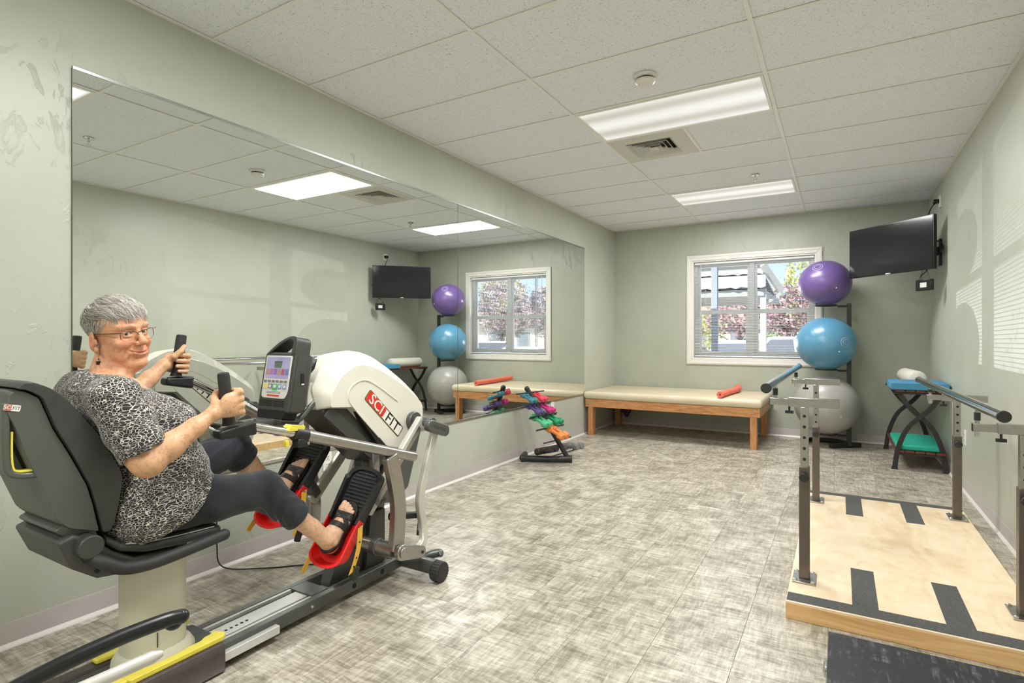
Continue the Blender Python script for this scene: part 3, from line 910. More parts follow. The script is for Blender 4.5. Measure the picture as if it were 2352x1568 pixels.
# ================================================================== side table with crossed legs
plain('table_wood', rgb(104, 52, 36), .45, 0, .2, 12)
plain('table_leg', rgb(48, 46, 46), .5, .2, .08)
TX0, TX1, TY0, TY1 = .425, .835, 6.21, 7.40
xt = empty('side_table', (.63, 6.8, 0), 'dark wooden side table with crossed curved black legs against the right wall', 'table')
for k in range(5):
    xa = TX0 + .02 + k * .0765
    MB().bb(xa, xa + .066, TY0, TY1, .718, .738).build('top_slat', 'table_wood', xt, bevel=.003)
    MB().bb(xa, xa + .066, TY0 + .02, TY1 - .02, .158, .178).build('shelf_slat', 'table_wood', xt, bevel=.003)
for y in (TY0 + .04, TY1 - .04):
    MB().bb(TX0 + .01, TX1 - .01, y - .02, y + .02, .698, .717).build('top_rail', 'table_leg', xt, bevel=.003)
    MB().bb(TX0 + .05, TX1 - .05, y - .012, y + .012, .138, .157).build('shelf_rail', 'table_leg', xt, bevel=.003)
    for s_ in (1, -1):
        xc = (TX0 + TX1) / 2; hw = (TX1 - TX0) / 2
        yo = y + s_ * .011
        # leg arcs from the top on one side, over to the other and out to the foot
        pts = [(xc - s_ * (hw - .05), yo, .700), (xc - s_ * .06, yo, .555), (xc + s_ * (hw * .42), yo, .40), (xc + s_ * (hw * .80), yo, .20), (xc + s_ * (hw - .012), yo, .0)]
        path = bez(pts, 6)
        rings = []
        for i, p_ in enumerate(path):
            dd = (path[min(i + 1, len(path) - 1)] - path[max(i - 1, 0)]).normalized()
            nn = Vector((dd.z, 0, -dd.x)) * .020
            if i == len(path) - 1: nn = Vector((.026, 0, 0)) * (-1 if nn.x < 0 else 1)
            yv = Vector((0, .010, 0))
            rings.append([p_ + nn + yv, p_ - nn + yv, p_ - nn - yv, p_ + nn - yv])
        MB().loft(rings).build('leg', 'table_leg', xt, bevel=.003)
def step_pad(x0, x1, y0, y1, z0, z1, mat, name, lab):
    m = MB(); b = .03
    rings = [[(x0 + b * .3, y0 + b * .3, z0), (x1 - b * .3, y0 + b * .3, z0), (x1 - b * .3, y1 - b * .3, z0), (x0 + b * .3, y1 - b * .3, z0)],
             [(x0, y0, z0 + .008), (x1, y0, z0 + .008), (x1, y1, z0 + .008), (x0, y1, z0 + .008)],
             [(x0, y0, z1 - .006), (x1, y0, z1 - .006), (x1, y1, z1 - .006), (x0, y1, z1 - .006)],
             [(x0 + .006, y0 + .006, z1), (x1 - .006, y0 + .006, z1), (x1 - .006, y1 - .006, z1), (x0 + .006, y1 - .006, z1)]]
    m.loft(rings)
    return m.build(name, mat, None, ((x0 + x1) / 2, (y0 + y1) / 2, z0), bevel=.004, label=lab, cat='foam pad')
def mat_foam(name, c):
    t = NT(name); v = t.coords('Object')
    t.set(t.ramp(t.noise(v, 18, 3), [(0.3, tuple(q * .92 for q in c[:3]) + (1,)), (0.7, c)]), .75)
    t.bump(t.noise(v, 220, 2), .2, .001)
mat_foam('foam_blue', rgb(74, 142, 178)); mat_foam('foam_green', rgb(38, 172, 146)); mat_foam('foam_white', rgb(232, 228, 212))
step_pad(.405, .838, 6.19, 6.68, .739, .808, 'foam_blue', 'balance_pad', 'thick blue foam balance pad on top of the side table')
step_pad(.455, .805, 6.26, 7.05, .179, .225, 'foam_green', 'balance_pad', 'green foam balance pad on the lower shelf of the side table')
rr = .076
rp = MB().lathe([(0, 0), (rr - .018, 0), (rr - .004, .008), (rr, .025), (rr, .655), (rr - .004, .672), (rr - .018, .68), (0, .68)], (.660, 6.705, .739 + rr), (-.075, 1, 0), 36)
rp.build('foam_roller', 'foam_white', None, (.63, 7.04, .739), label='white foam roller lying on top of the side table', cat='foam roller')

# ================================================================== parallel bars on their platform
t = NT('birch_ply')
v = t.coords('World', (1.0, .35, 1))
n1 = t.noise(v, 5.5, 5, .6, 1.8)
n2 = t.noise(t.coords('World', (1, 1, 1), (0, 0, .6)), 9, 4, .6, .8)
sp = t.ramp(t.noise(t.coords('World', (1.3, .6, 1), (0, 0, .4)), 6.5, 3, .6, 1.5), [(0.66, 0.0), (0.78, 0.55)])
c_ = t.ramp(t.math('ADD', t.math('MULTIPLY', n1, .6), t.math('MULTIPLY', n2, .4)), [(0.36, rgb(228, 200, 166)), (0.52, rgb(242, 221, 190)), (0.68, rgb(247, 232, 206))])
t.set(t.mix(sp, c_, rgb(196, 150, 108)), .30)
mat_wood('pine_edge', rgb(206, 160, 104), rgb(224, 182, 126), rgb(234, 198, 146), 0, 3)
t = NT('grip_tape'); v = t.coords('World')
gt = t.noise(v, 420, 2, .7)
t.set(t.ramp(gt, [(0.35, rgb(58, 58, 58)), (0.6, rgb(86, 86, 85)), (0.74, rgb(150, 150, 148))]), .85); t.bump(gt, .5, .001)
plain('post_bronze', rgb(112, 102, 94), .35, .7, .06)
plain('knob_black', rgb(40, 38, 38), .5, 0, .1)
PX0, PX1, PY0, PY1, PZ = -.202, .700, 2.667, 4.722, .076
pl = empty('parallel_bars', (.25, 3.7, 0), 'parallel walking bars with chrome rails on a birch plywood platform', 'parallel bars')
MB().bb(PX0 + .012, PX1 - .012, PY0 + .012, PY1 - .012, .002, PZ - .004).build('platform_core', 'pine_edge', pl, smooth=0)
MB().bb(PX0 + .001, PX1 - .001, PY0 + .002, PY1 - .002, PZ - .006, PZ).build('platform_top', 'birch_ply', pl, bevel=.001)
MB().bb(PX0, PX1, PY0, PY0 + .012, 0, PZ - .006).build('front_edge', 'pine_edge', pl, bevel=.003)
MB().bb(PX0, PX1, PY1 - .012, PY1, 0, PZ - .006).build('back_edge', 'pine_edge', pl, bevel=.003)
for x in (PX0, PX1 - .012):
    MB().bb(x, x + .012, PY0 + .012, PY1 - .012, 0, PZ - .006).build('side_edge', 'pine_edge', pl, bevel=.002)
gz0, gz1 = PZ, PZ + .0012
for x0, x1, y0, y1 in ((PX0 + .003, PX1 - .003, PY0 + .012, 2.766), (.046, .140, 2.766, 3.209), (.364, .458, 2.766, 3.209),
                       (PX0 + .003, PX1 - .003, 4.636, PY1 - .012), (.035, .129, 4.176, 4.636), (.355, .447, 4.182, 4.636)):
    MB().bb(x0, x1, y0, y1, gz0, gz1).build('grip_strip', 'grip_tape', pl, smooth=0)
def bar_post(x, y, ztop, zsl, xa0, xa1, rail_x, rail_z):
    pm = MB().bb(x - .048, x + .048, y - .072, y + .072, PZ + .0013, PZ + .008).build('base_plate', 'satin_steel', pl, bevel=.001)
    for sx in (-1, 1):
        for sy in (-1, 1):
            MB().lathe([(.009, 0), (.009, .005), (.005, .008), (0, .008)], (x + sx * .036, y + sy * .058, PZ + .008), n=6).build('bolt', 'bolt_steel', pm)
    sl = MB().bb(x - .022, x + .022, y - .022, y + .022, PZ + .008, zsl).build('lower_post', 'post_bronze', pl, bevel=.003)
    MB().cyl((x, y - .022, zsl - .045), (x, y - .036, zsl - .045), .006, n=10).cyl((x, y - .036, zsl - .045), (x, y - .056, zsl - .045), .019, .021, n=20).build('height_knob', 'knob_black', sl, bevel=.003)
    up = MB().bb(x - .017, x + .017, y - .017, y + .017, zsl - .06, ztop).build('upper_post', 'satin_steel', pl, bevel=.002)
    zz = zsl + .035
    while zz < ztop - .03:
        MB().cyl((x, y - .0176, zz), (x, y - .0170, zz), .0075, n=14).build('pin_hole', 'knob_black', up)
        zz += .0505
    za = ztop + .020
    arm = MB().bb(xa0 + .08, xa1, y - .016, y + .016, ztop, ztop + .042).build('cross_arm', 'satin_steel', pl, bevel=.002)
    MB().bb(xa0, xa0 + .22, y - .0125, y + .0125, za - .016, za + .016).build('inner_arm', 'satin_steel', arm, bevel=.0015)
    MB().bb(xa0 - .002, xa0 + .001, y - .0125, y + .0125, za - .016, za + .016).build('end_plug', 'knob_black', arm)
    kx = (xa0 + x) / 2 + .01
    MB().cyl((kx, y, ztop), (kx, y, ztop - .022), .005, n=8).box((kx, y, ztop - .028), (.036, .010, .014)).build('width_knob', 'knob_black', arm, bevel=.003)
    jx = rail_x
    j = MB().cyl((jx, y, za + .016), (jx, y, rail_z - .018), .008, n=12).build('rail_stem', 'satin_steel', pl)
    MB().cyl((jx, y, za + .030), (jx, y, rail_z - .030), .0115, n=14).build('rubber_bush', 'knob_black', j)
    MB().cyl((jx, y, za - .040), (jx, y, za - .016), .011, n=6).build('nut', 'bolt_steel', j)
LZ, RZ = .997, .932
bar_post(-.143, 2.958, .885, .606, -.292, .002, -.268, LZ)
bar_post(-.143, 4.430, .885, .592, -.292, .002, -.268, LZ)
bar_post(.650, 3.018, .812, .597, .484, .795, .500, .925)
bar_post(.637, 4.440, .812, .594, .480, .785, .500, .912)
for x, z, y0, y1, z9 in ((-.268, LZ, 2.56, 4.76, LZ), (.500, .930, 2.57, 5.04, .906)):
    r_ = MB().cyl((x, y0 + .006, z), (x, y1 - .006, z9), .0195, n=28).build('hand_rail', 'chrome', pl)
    for ya, yb, zz in ((y0, y0 + .012, z), (y1 - .012, y1, z9)):
        MB().cyl((x, ya, zz), (x, yb, zz), .0212, n=28).build('end_cap', 'knob_black', r_, bevel=.002)

# ================================================================== black case in the foreground
t = NT('case_black'); v = t.coords('World')
w1 = t.noise(t.coords('World', (1, 1, 1), (0, 0, .5)), 5, 4, .6, 2.5)
w2 = t.noise(t.coords('World', (26, 3, 1), (0, 0, -.5)), 2.5, 3, .7, .5)
sc_ = t.math('MULTIPLY', t.ramp(w1, [(0.44, 0.0), (0.66, 1.0)]), t.ramp(w2, [(0.48, 0.0), (0.66, 1.0)]))
c_ = t.mix(t.math('MULTIPLY', sc_, .45), rgb(30, 31, 37), rgb(150, 152, 158))
t.set(c_, .42)
cs = empty('black_case', (.25, 2.0, 0), 'scuffed black flat case with metal latch in front of the platform', 'case')
CX0, CX1, CY0, CY1, CZ = -.036, .62, 1.45, 2.400, .110
MB().bb(CX0, CX1, CY0, CY1, .055, CZ).build('lid', 'case_black', cs, bevel=.004)
MB().bb(CX0 + .001, CX1 - .001, CY0 + .001, CY1 - .001, 0, .053).build('tray', 'case_black', cs, bevel=.004)
lt = MB().bb(CX0 - .008, CX0, 2.20, 2.255, .038, .074).build('latch', 'bolt_steel', cs, bevel=.002)
MB().cyl((CX0 - .009, 2.195, .058), (CX0 - .009, 2.262, .058), .005, n=10).build('latch_bar', 'bolt_steel', lt)
MB().bb(CX0 - .012, CX0 - .006, 2.215, 2.24, .028, .055).build('latch_lever', 'bolt_steel', lt, bevel=.001)
# ================================================================== outdoors beyond the window
plain('asphalt', rgb(176, 172, 164), .9, 0, .1, 3)
plain('carport_grey', rgb(186, 187, 185), .6, 0, .04)
plain('carport_dark', rgb(158, 162, 164), .6, 0, .04)
plain('carport_post', rgb(176, 184, 194), .6, 0, .04)
plain('porch_post', rgb(150, 162, 182), .6, 0, .04)
plain('car_white', rgb(236, 238, 240), .2, 0, .02)
plain('car_silver', rgb(188, 200, 214), .25, .3, .03)
plain('car_glass', rgb(96, 104, 116), .08, 0, .05)
plain('car_tyre', rgb(50, 50, 52), .8)
plain('car_rim', rgb(190, 192, 196), .3, .6)
plain('tail_lamp', rgb(196, 40, 40), .3)
plain('far_stucco', rgb(236, 232, 220), .8, 0, .04, 2)
plain('far_window', rgb(120, 132, 142), .2)
plain('far_roof', rgb(150, 138, 126), .8)
plain('bark', rgb(96, 78, 66), .9, 0, .2)
plain('leaf_plum', rgb(152, 122, 130), .6, 0, .3, 3)
plain('leaf_plum_pale', rgb(170, 158, 164), .6, 0, .3, 3)
plain('leaf_lime', rgb(186, 192, 120), .6, 0, .2, 3)
plain('leaf_green', rgb(120, 144, 100), .6, 0, .25, 3)
plain('lamp_pole', rgb(110, 112, 116), .5, .4)
GZ = -.45
ground = MB().add([(-60, YB + .16, -.12), (60, YB + .16, -.12), (60, 13, -.20), (60, 19, GZ), (60, 90, GZ), (-60, 90, GZ), (-60, 19, GZ), (-60, 13, -.20)], [(0, 1, 2, 7), (7, 2, 3, 6), (6, 3, 4, 5)]).build('parking_lot', 'asphalt', None, smooth=0)
ground['kind'] = 'structure'
MB().bb(-1.675, -1.585, 8.76, 8.85, -.14, 3.0).build('porch_post', 'porch_post', None, (-1.63, 8.8, -.14), bevel=.006, label='blue grey porch post just outside the left part of the window', cat='post')
# carport
cp_ = empty('carport', (-3.5, 13.5, -.2), 'pale grey carport roof with scalloped edges outside the window', 'carport')
def scalloped(x0, x1, y, z0, z1, th, name, mat):
    m = MB(); n = int((x1 - x0) / .10)
    top = [(x0 + (x1 - x0) * k / n, z1) for k in range(n + 1)]
    bot = [(x0 + (x1 - x0) * k / n, z0 + .035 * abs(math.sin(PI * k / 2.5))) for k in range(n + 1)]
    for k in range(n):
        q = [bot[k], bot[k + 1], top[k + 1], top[k]]
        m.add([(a, y, b) for a, b in q] + [(a, y + th, b) for a, b in q], [(0, 1, 2, 3), (7, 6, 5, 4), (0, 4, 5, 1), (2, 6, 7, 3)])
    return m.build(name, mat, cp_, smooth=0)
scalloped(-7.5, -1.42, 13.05, 2.60, 2.80, .06, 'upper_fascia', 'carport_grey')
scalloped(-7.5, -1.36, 12.95, 2.30, 2.58, .06, 'lower_fascia', 'carport_grey')
MB().bb(-7.5, -1.40, 13.02, 16.5, 2.14, 2.28).build('soffit_beam', 'carport_dark', cp_, smooth=0)
MB().beam((-1.42, 13.0, 2.80), (-1.04, 13.3, 2.16), .10, .12).build('sloped_eave', 'carport_grey', cp_)
m = MB(); m.add([(-7.5, 13.0, 2.80), (-1.50, 13.0, 2.80), (-1.50, 17.0, 2.30), (-7.5, 17.0, 2.30), (-7.5, 13.0, 2.84), (-1.50, 13.0, 2.84), (-1.50, 17.0, 2.34), (-7.5, 17.0, 2.34)], [(3, 2, 1, 0), (4, 5, 6, 7), (0, 1, 5, 4), (1, 2, 6, 5), (2, 3, 7, 6), (3, 0, 4, 7)])
m.build('roof_sheet', 'carport_dark', cp_, smooth=0)
for x in (-1.42, -5.6, -7.3): MB().bb(x - .06, x + .06, 13.05, 13.17, -.22, 2.30).build('post', 'carport_post', cp_, bevel=.006)
MB().beam((-1.42, 13.1, 1.95), (-.98, 13.3, 2.28), .07, .07).build('brace', 'carport_grey', cp_)

def car(c, yaw, mat, lab, kind='suv', L=4.5, W=1.82, Hh=1.62):
    root = empty('parked_car', (c[0], c[1], GZ), lab, 'car', 'cars in the parking lot')
    Rz = Matrix.Rotation(yaw, 3, 'Z'); base = Vector((c[0], c[1], GZ))
    def T(p): return base + Rz @ Vector(p)
    lw = [(-L / 2, .38), (-L / 2 + .05, .75), (-L / 2 + .12, .98), (L / 2 - 1.15, .98), (L / 2 - .12, .84), (L / 2, .62), (L / 2, .35)]
    if kind == 'truck': lw = [(-L / 2, .45), (-L / 2, 1.05), (-.25, 1.08), (.95, 1.08), (L / 2 - .12, 1.02), (L / 2, .8), (L / 2, .4)]
    def prismT(poly, w0, w1, name, mt, par, bev=.05):
        b = MB(); n = len(poly)
        b.add([T((y, -w0, z)) for y, z in poly] + [T((y, w1, z)) for y, z in poly], [tuple(range(n - 1, -1, -1)), tuple(range(n, 2 * n))] + [(i, (i + 1) % n, n + (i + 1) % n, n + i) for i in range(n)])
        return b.build(name, mt, par, bevel=bev, seg=2)
    bd = prismT(rounded(lw, .08, 3), W / 2, W / 2, 'body', mat, root, .04)
    if kind == 'suv': cab = [(-L / 2 + .10, .95), (-L / 2 + .32, Hh - .05), (-L / 2 + .6, Hh), (.25, Hh - .02), (L / 2 - 1.25, .97)]
    elif kind == 'truck': cab = [(-.15, 1.05), (-.08, Hh + .12), (.75, Hh + .12), (1.30, 1.07)]
    else: cab = [(-L / 2 + .55, .95), (-L / 2 + 1.15, Hh - .15), (.2, Hh - .15), (L / 2 - 1.2, .97)]
    prismT(rounded(cab, .10, 3), W / 2 - .09, W / 2 - .09, 'cabin', mat, bd, .05)
    cy_ = sum(a for a, b in cab) / len(cab); cz_ = sum(b for a, b in cab) / len(cab)
    gl = [(cy_ + (a - cy_) * .86, cz_ + (b - cz_) * .72) for a, b in cab]
    prismT(gl, W / 2 - .075, W / 2 - .075, 'side_window', 'car_glass', bd, .01)
    # rear glass
    a, b = Vector(cab[0]), Vector(cab[1])
    q = [T((a.x + (b.x - a.x) * .2 - .02, -W / 2 + .22, a.y + (b.y - a.y) * .2)), T((a.x + (b.x - a.x) * .2 - .02, W / 2 - .22, a.y + (b.y - a.y) * .2)), T((a.x + (b.x - a.x) * .85 - .02, W / 2 - .26, a.y + (b.y - a.y) * .85)), T((a.x + (b.x - a.x) * .85 - .02, -W / 2 + .26, a.y + (b.y - a.y) * .85))]
    MB().add(q + [p + Rz @ Vector((.03, 0, 0)) for p in q], [(0, 1, 2, 3), (7, 6, 5, 4), (0, 4, 5, 1), (1, 5, 6, 2), (2, 6, 7, 3), (3, 7, 4, 0)]).build('rear_window', 'car_glass', bd, smooth=0)
    for s in (-1, 1):
        MB().box(T((-L / 2 + .03, s * (W / 2 - .14), .88)), (.10, .16, .26), Matrix.Rotation(yaw, 3, 'Z')).build('tail_lamp', 'tail_lamp', bd, bevel=.02)
        for y in (-L / 2 + .82, L / 2 - .85):
            wv_ = MB().cyl(T((y, s * (W / 2 - .20), .34)), T((y, s * (W / 2 + .01), .34)), .34, n=24).build('wheel', 'car_tyre', root, bevel=.03)
            MB().cyl(T((y, s * (W / 2 - .02), .34)), T((y, s * (W / 2 + .02), .34)), .21, n=16).build('hub', 'car_rim', wv_)
    MB().box(T((-L / 2 - .02, 0, .50)), (.14, W * .96, .24), Matrix.Rotation(yaw, 3, 'Z')).build('bumper', mat, bd, bevel=.04)
    return root
car((-3.65, 25.5), PI / 2, 'car_white', 'white sport utility car seen from behind through the window centre')
car((-1.15, 21.6), PI * .93, 'car_white', 'white pickup truck parked at the right of the window view', 'truck', 5.2, 1.95)
car((-5.85, 25.0), PI / 2, 'car_silver', 'pale blue silver car at the left edge of the window view', 'sedan', 4.5, 1.8, 1.5)
car((7.0, 19.8), PI * .62, 'car_white', 'white hatchback seen in the mirror, left of the window mullion', 'suv', 4.3, 1.8, 1.58)
car((4.55, 19.2), PI * .56, 'car_white', 'white car seen in the mirror, right of the window mullion', 'sedan', 4.5, 1.8, 1.5)

def tree(c, h, cr, cz_, mat, lab, seed, n0=1500, leaf=.16, group='trees beyond the parking lot'):
    n = int(n0 * 1.9); r = np.random.default_rng(seed)
    root = empty('tree', (c[0], c[1], GZ), lab, 'tree', group)
    b = MB(); base = Vector((c[0], c[1], GZ))
    b.tube([base, base + Vector((.05, 0, h * .35)), base + Vector((.0, .05, h * .7))], [.13, .10, .04], 8)
    for k in range(9):
        a = r.uniform(0, 2 * PI); z0 = r.uniform(.28, .6) * h
        p = base + Vector((0, 0, z0)); e = base + Vector((math.cos(a) * cr[0] * .75, math.sin(a) * cr[1] * .75, z0 + r.uniform(.3, .5) * h * .6))
        b.tube([p, (p + e) / 2 + Vector((0, 0, .1)), e], [.05, .035, .012], 6)
    b.build('trunk', 'bark', root)
    d = r.normal(size=(n, 3)); d /= np.linalg.norm(d, axis=1)[:, None]; d *= (r.uniform(.35, 1, n) ** .5)[:, None]
    lump = 1 + .22 * np.sin(5 * d[:, 0] + seed) * np.sin(4 * d[:, 2] + 2 * d[:, 1])
    P_ = np.array((c[0], c[1], GZ + cz_)) + d * np.array(cr) * lump[:, None]
    ax = r.normal(size=(n, 3)); ax /= np.linalg.norm(ax, axis=1)[:, None]
    bx_ = np.cross(ax, r.normal(size=(n, 3))); bx_ /= np.linalg.norm(bx_, axis=1)[:, None]
    sz = r.uniform(.6, 1.2, n)[:, None] * leaf * .62
    V = np.stack([P_ - ax * sz, P_ + bx_ * sz * .45, P_ + ax * sz, P_ - bx_ * sz * .45], 1).reshape(-1, 3)
    me = bpy.data.meshes.new('foliage')
    me.from_pydata((V - np.array((c[0], c[1], GZ))).tolist(), [], np.arange(n * 4).reshape(-1, 4).tolist())
    o = link_mesh('foliage', me, mat, root); o['kind'] = 'stuff'
    return root
tree((-4.3, 29.4), 3.6, (1.7, 1.0, .95), 2.75, 'leaf_plum', 'purple leaved plum tree in the middle of the window view', 1, 800)
tree((-1.85, 25.6), 3.8, (1.0, 1.0, 1.05), 2.85, 'leaf_plum', 'purple leaved plum tree right of the carport post', 2, 700)
tree((-1.0, 29.5), 6.0, (1.7, 1.4, 1.9), 3.9, 'leaf_lime', 'yellow green tree at the right side of the window view', 3, 1200)
tree((-7.2, 33.5), 3.6, (1.6, 1.4, 1.2), 2.0, 'leaf_lime', 'low yellow green tree at the left of the window view', 4, 1000)
tree((-2.6, 34.5), 3.6, (1.3, 1.0, 1.2), 2.0, 'leaf_green', 'soft green bushy tree behind the white cars', 5, 1000)
tree((9.05, 24.0), 4.8, (1.75, 1.1, 1.55), 3.2, 'leaf_plum_pale', 'pale purple tree filling the left half of the mirrored window', 6, 1900, .15)
tree((6.3, 23.6), 4.3, (1.25, 1.0, 1.15), 3.05, 'leaf_plum_pale', 'pale purple tree in the right half of the mirrored window', 7, 1500, .15)
tree((5.2, 28.5), 5.2, (1.3, 1.3, 1.3), 3.6, 'leaf_lime', 'light green tree at the right of the mirrored window', 8, 800)
tree((12.5, 29.5), 6.6, (1.6, 1.3, 1.4), 4.6, 'leaf_lime', 'light green tree behind the mirrored purple tree', 9, 800)
lp2 = empty('street_lamp', (6.35, 22.4, GZ), 'tall grey street lamp standing behind the mirrored trees', 'lamp')
MB().cyl((6.35, 22.4, GZ), (6.35, 22.4, 4.25), .07, .05, 12).build('pole', 'lamp_pole', lp2)
MB().box((6.6, 22.4, 4.28), (.75, .28, .12)).build('lamp_head', 'lamp_pole', lp2, bevel=.03)
fb = empty('far_building', (2, 42, GZ), 'long pale stucco building across the parking lot', 'building')
MB().bb(-14, 24, 42, 48, GZ, 2.4).build('wall', 'far_stucco', fb, smooth=0)
MB().prism([(41.4, 2.4), (48.6, 2.4), (45, 4.0)], -14.6, 24.6, 'X').build('roof', 'far_roof', fb, smooth=0)
for x in (-12, -9, -6, 4, 8, 12, 15, 18, 21):
    w_ = MB().bb(x - .7, x + .7, 41.94, 42.0, .5, 1.8).build('window', 'far_window', fb, smooth=0)
    frame_ring(x - .78, x + .78, .42, 1.88, .09, 41.9, 41.96).build('window_trim', 'trim_white', w_, smooth=0)

# added spot lamp: assumed low sun glint through the blind onto the right wall
gd_ = bpy.data.lights.new('assumed_glint_lamp', 'SPOT'); gd_.energy = 1900; gd_.spot_size = math.radians(14); gd_.spot_blend = .2; gd_.shadow_soft_size = .008
go_ = bpy.data.objects.new('assumed_glint_lamp', gd_); COL.objects.link(go_)
gdir = Vector((1, -1.62, .075)).normalized()
go_.location = Vector((-.97, 7.645, 1.60)) - gdir * 12
go_.rotation_euler = (-gdir).to_track_quat('Z', 'Y').to_euler()
# ================================================================== recumbent stepper
XM = -2.06
plain('m_cream', rgb(224, 221, 208), .34, 0, .025, 8)
plain('m_column', rgb(202, 199, 180), .45, 0, .03, 6)
plain('m_dark', rgb(66, 66, 64), .42, .1, .06, 20)
plain('m_brown', rgb(74, 66, 62), .4, .1, .06, 20)
plain('m_frame', rgb(98, 100, 98), .35, .5, .05, 30)
plain('m_silver', rgb(168, 166, 160), .28, .9, .06, 40)
plain('m_light', rgb(204, 202, 192), .35, .25, .04, 20)
plain('m_chrome', rgb(214, 212, 206), .10, 1.0, .02)
plain('m_black', rgb(30, 30, 31), .42, 0, .1, 30)
plain('m_rubber', rgb(42, 42, 43), .6, 0, .1, 60, .1)
plain('m_pit', rgb(10, 10, 14), .7)
plain('m_yellow', rgb(232, 216, 80), .42, 0, .05, 20)
plain('m_strap', rgb(226, 178, 58), .5, 0, .05, 20)
plain('m_red', rgb(226, 30, 28), .38, 0, .06, 20)
plain('m_logo_red', rgb(222, 44, 34), .4)
plain('m_logo_white', rgb(238, 236, 228), .4)
plain('m_logo_black', rgb(26, 24, 22), .4)
plain('m_gold', rgb(190, 160, 90), .35, .8)
plain('m_bezel', rgb(216, 216, 210), .35)
t = NT('m_leather'); v = t.coords('Object')
wv = t.node('ShaderNodeTexWave'); wv.wave_type = 'BANDS'; wv.bands_direction = 'Z'
wv.inputs['Scale'].default_value = 90.0; wv.inputs['Distortion'].default_value = .0
t.link(v, wv.inputs['Vector'])
t.set(t.ramp(t.noise(v, 20, 3), [(0.3, rgb(54, 55, 54)), (0.7, rgb(64, 65, 64))]), .38)
t.bump(wv.outputs['Fac'], .22, .0015)
plain('m_stitch', rgb(196, 194, 180), .7)
plain('m_shell', rgb(84, 86, 80), .45, 0, .05, 12)

mc = empty('recumbent_stepper', (XM, 1.5, 0), 'large grey and cream recumbent stepper exercise machine with seat, console and red heel cups', 'exercise machine')
def B(name, mb, mat, bevel=0, parent=None, smooth=35, seg=2):
    return mb.build(name, mat, parent or mc, bevel=bevel, smooth=smooth, seg=seg)

# --- base
for x0, x1 in ((-1.985, -1.952), (-2.168, -2.135)):
    r_ = B('base_rail', MB().bb(x0, x1, .80, 2.20, .028, .082), 'm_frame', .003)
    for y in (1.86, 2.045):
        B('rail_hole', MB().cyl((x1 - .0004 if x0 > -2 else x0, y, .054), (x1 + .0006 if x0 > -2 else x0 - .0006, y, .054), .013, n=18), 'm_pit', 0, r_)
    B('rail_bolt', MB().lathe([(.007, 0), (.006, .003), (0, .004)], ((-1.952) if x0 > -2 else -2.168, 1.62, .055), (1 if x0 > -2 else -1, 0, 0), 12), 'bolt_steel', 0, r_)
for y0, y1 in ((.80, .84), (2.10, 2.14)):
    B('base_cross', MB().bb(-2.135, -1.985, y0, y1, .03, .075), 'm_frame', .003)
B('slide_bed', MB().bb(-2.134, -1.986, .85, 1.70, .050, .066), 'm_frame', .002)
plain('m_alu', rgb(216, 216, 212), .32, .35, .03, 30)
trk = B('slide_track', MB().bb(-2.094, -2.014, .86, 1.66, .066, .078), 'm_alu', .002)
for k in range(7):
    B('track_hole', MB().cyl((-2.046, 1.245 + k * .022, .0778), (-2.046, 1.245 + k * .022, .0786), .0062, n=12), 'm_pit', 0, trk)
for x in (-1.993, -2.127):
    B('guide_strip', MB().bb(x - .007, x + .007, .86, 1.70, .066, .080), 'm_alu', .001)
B('outer_guide', MB().bb(-1.951, -1.925, .86, 1.44, .030, .062), 'm_alu', .002)
B('outer_guide', MB().bb(-2.195, -2.169, .86, 1.44, .030, .062), 'm_chrome', .002)
B('stop_plate', MB().bb(-2.132, -1.987, 1.645, 1.735, .060, .0845), 'm_frame', .003)
# front foot
B('front_foot', MB().cyl((-2.385, 2.195, .066), (-1.738, 2.195, .066), .037, n=28), 'm_frame')
for x0, x1 in ((-1.742, -1.692), (-2.428, -2.378)):
    ring0, ring1 = [], []
    n = 60
    for k in range(n):
        rr_ = .0485 + (.0016 if k % 3 else -.0008); a = 2 * PI * k / n
        ring0.append((x0, 2.195 + rr_ * math.cos(a), .0505 + rr_ * math.sin(a))); ring1.append((x1, 2.195 + rr_ * math.cos(a), .0505 + rr_ * math.sin(a)))
    w_ = B('foot_cap', MB().loft([ring0, ring1]), 'm_rubber', .003)
    B('cap_disc', MB().cyl(((x1 if x1 > -2 else x0) , 2.195, .0505), ((x1 + .002 if x1 > -2 else x0 - .002), 2.195, .0505), .036, n=24), 'm_rubber', .001, w_)
B('rear_foot', MB().cyl((-2.30, .825, .030), (-1.82, .825, .030), .028, n=20), 'm_frame')
B('lift_handle', MB().tube(bez([(-1.86, 2.20, .075), (-1.82, 2.255, .092), (-1.785, 2.285, .098), (-1.765, 2.275, .090)], 5), [.018, .019, .020, .020, .021, .022, .022, .022, .022, .022, .021, .020, .018, .015, .012, .008], 14), 'm_frame')
# riser
B('riser', MB().prism([(1.775, .060), (2.135, .060), (2.135, .30), (2.19, .62), (1.99, .66), (1.985, .36), (1.825, .175)], -2.090, -2.030, 'X'), 'm_frame', .003)
B('riser_side', MB().prism([(1.985, .07), (2.12, .07), (2.12, .34), (2.02, .34)], -2.030, -2.005, 'X'), 'm_dark', .003)

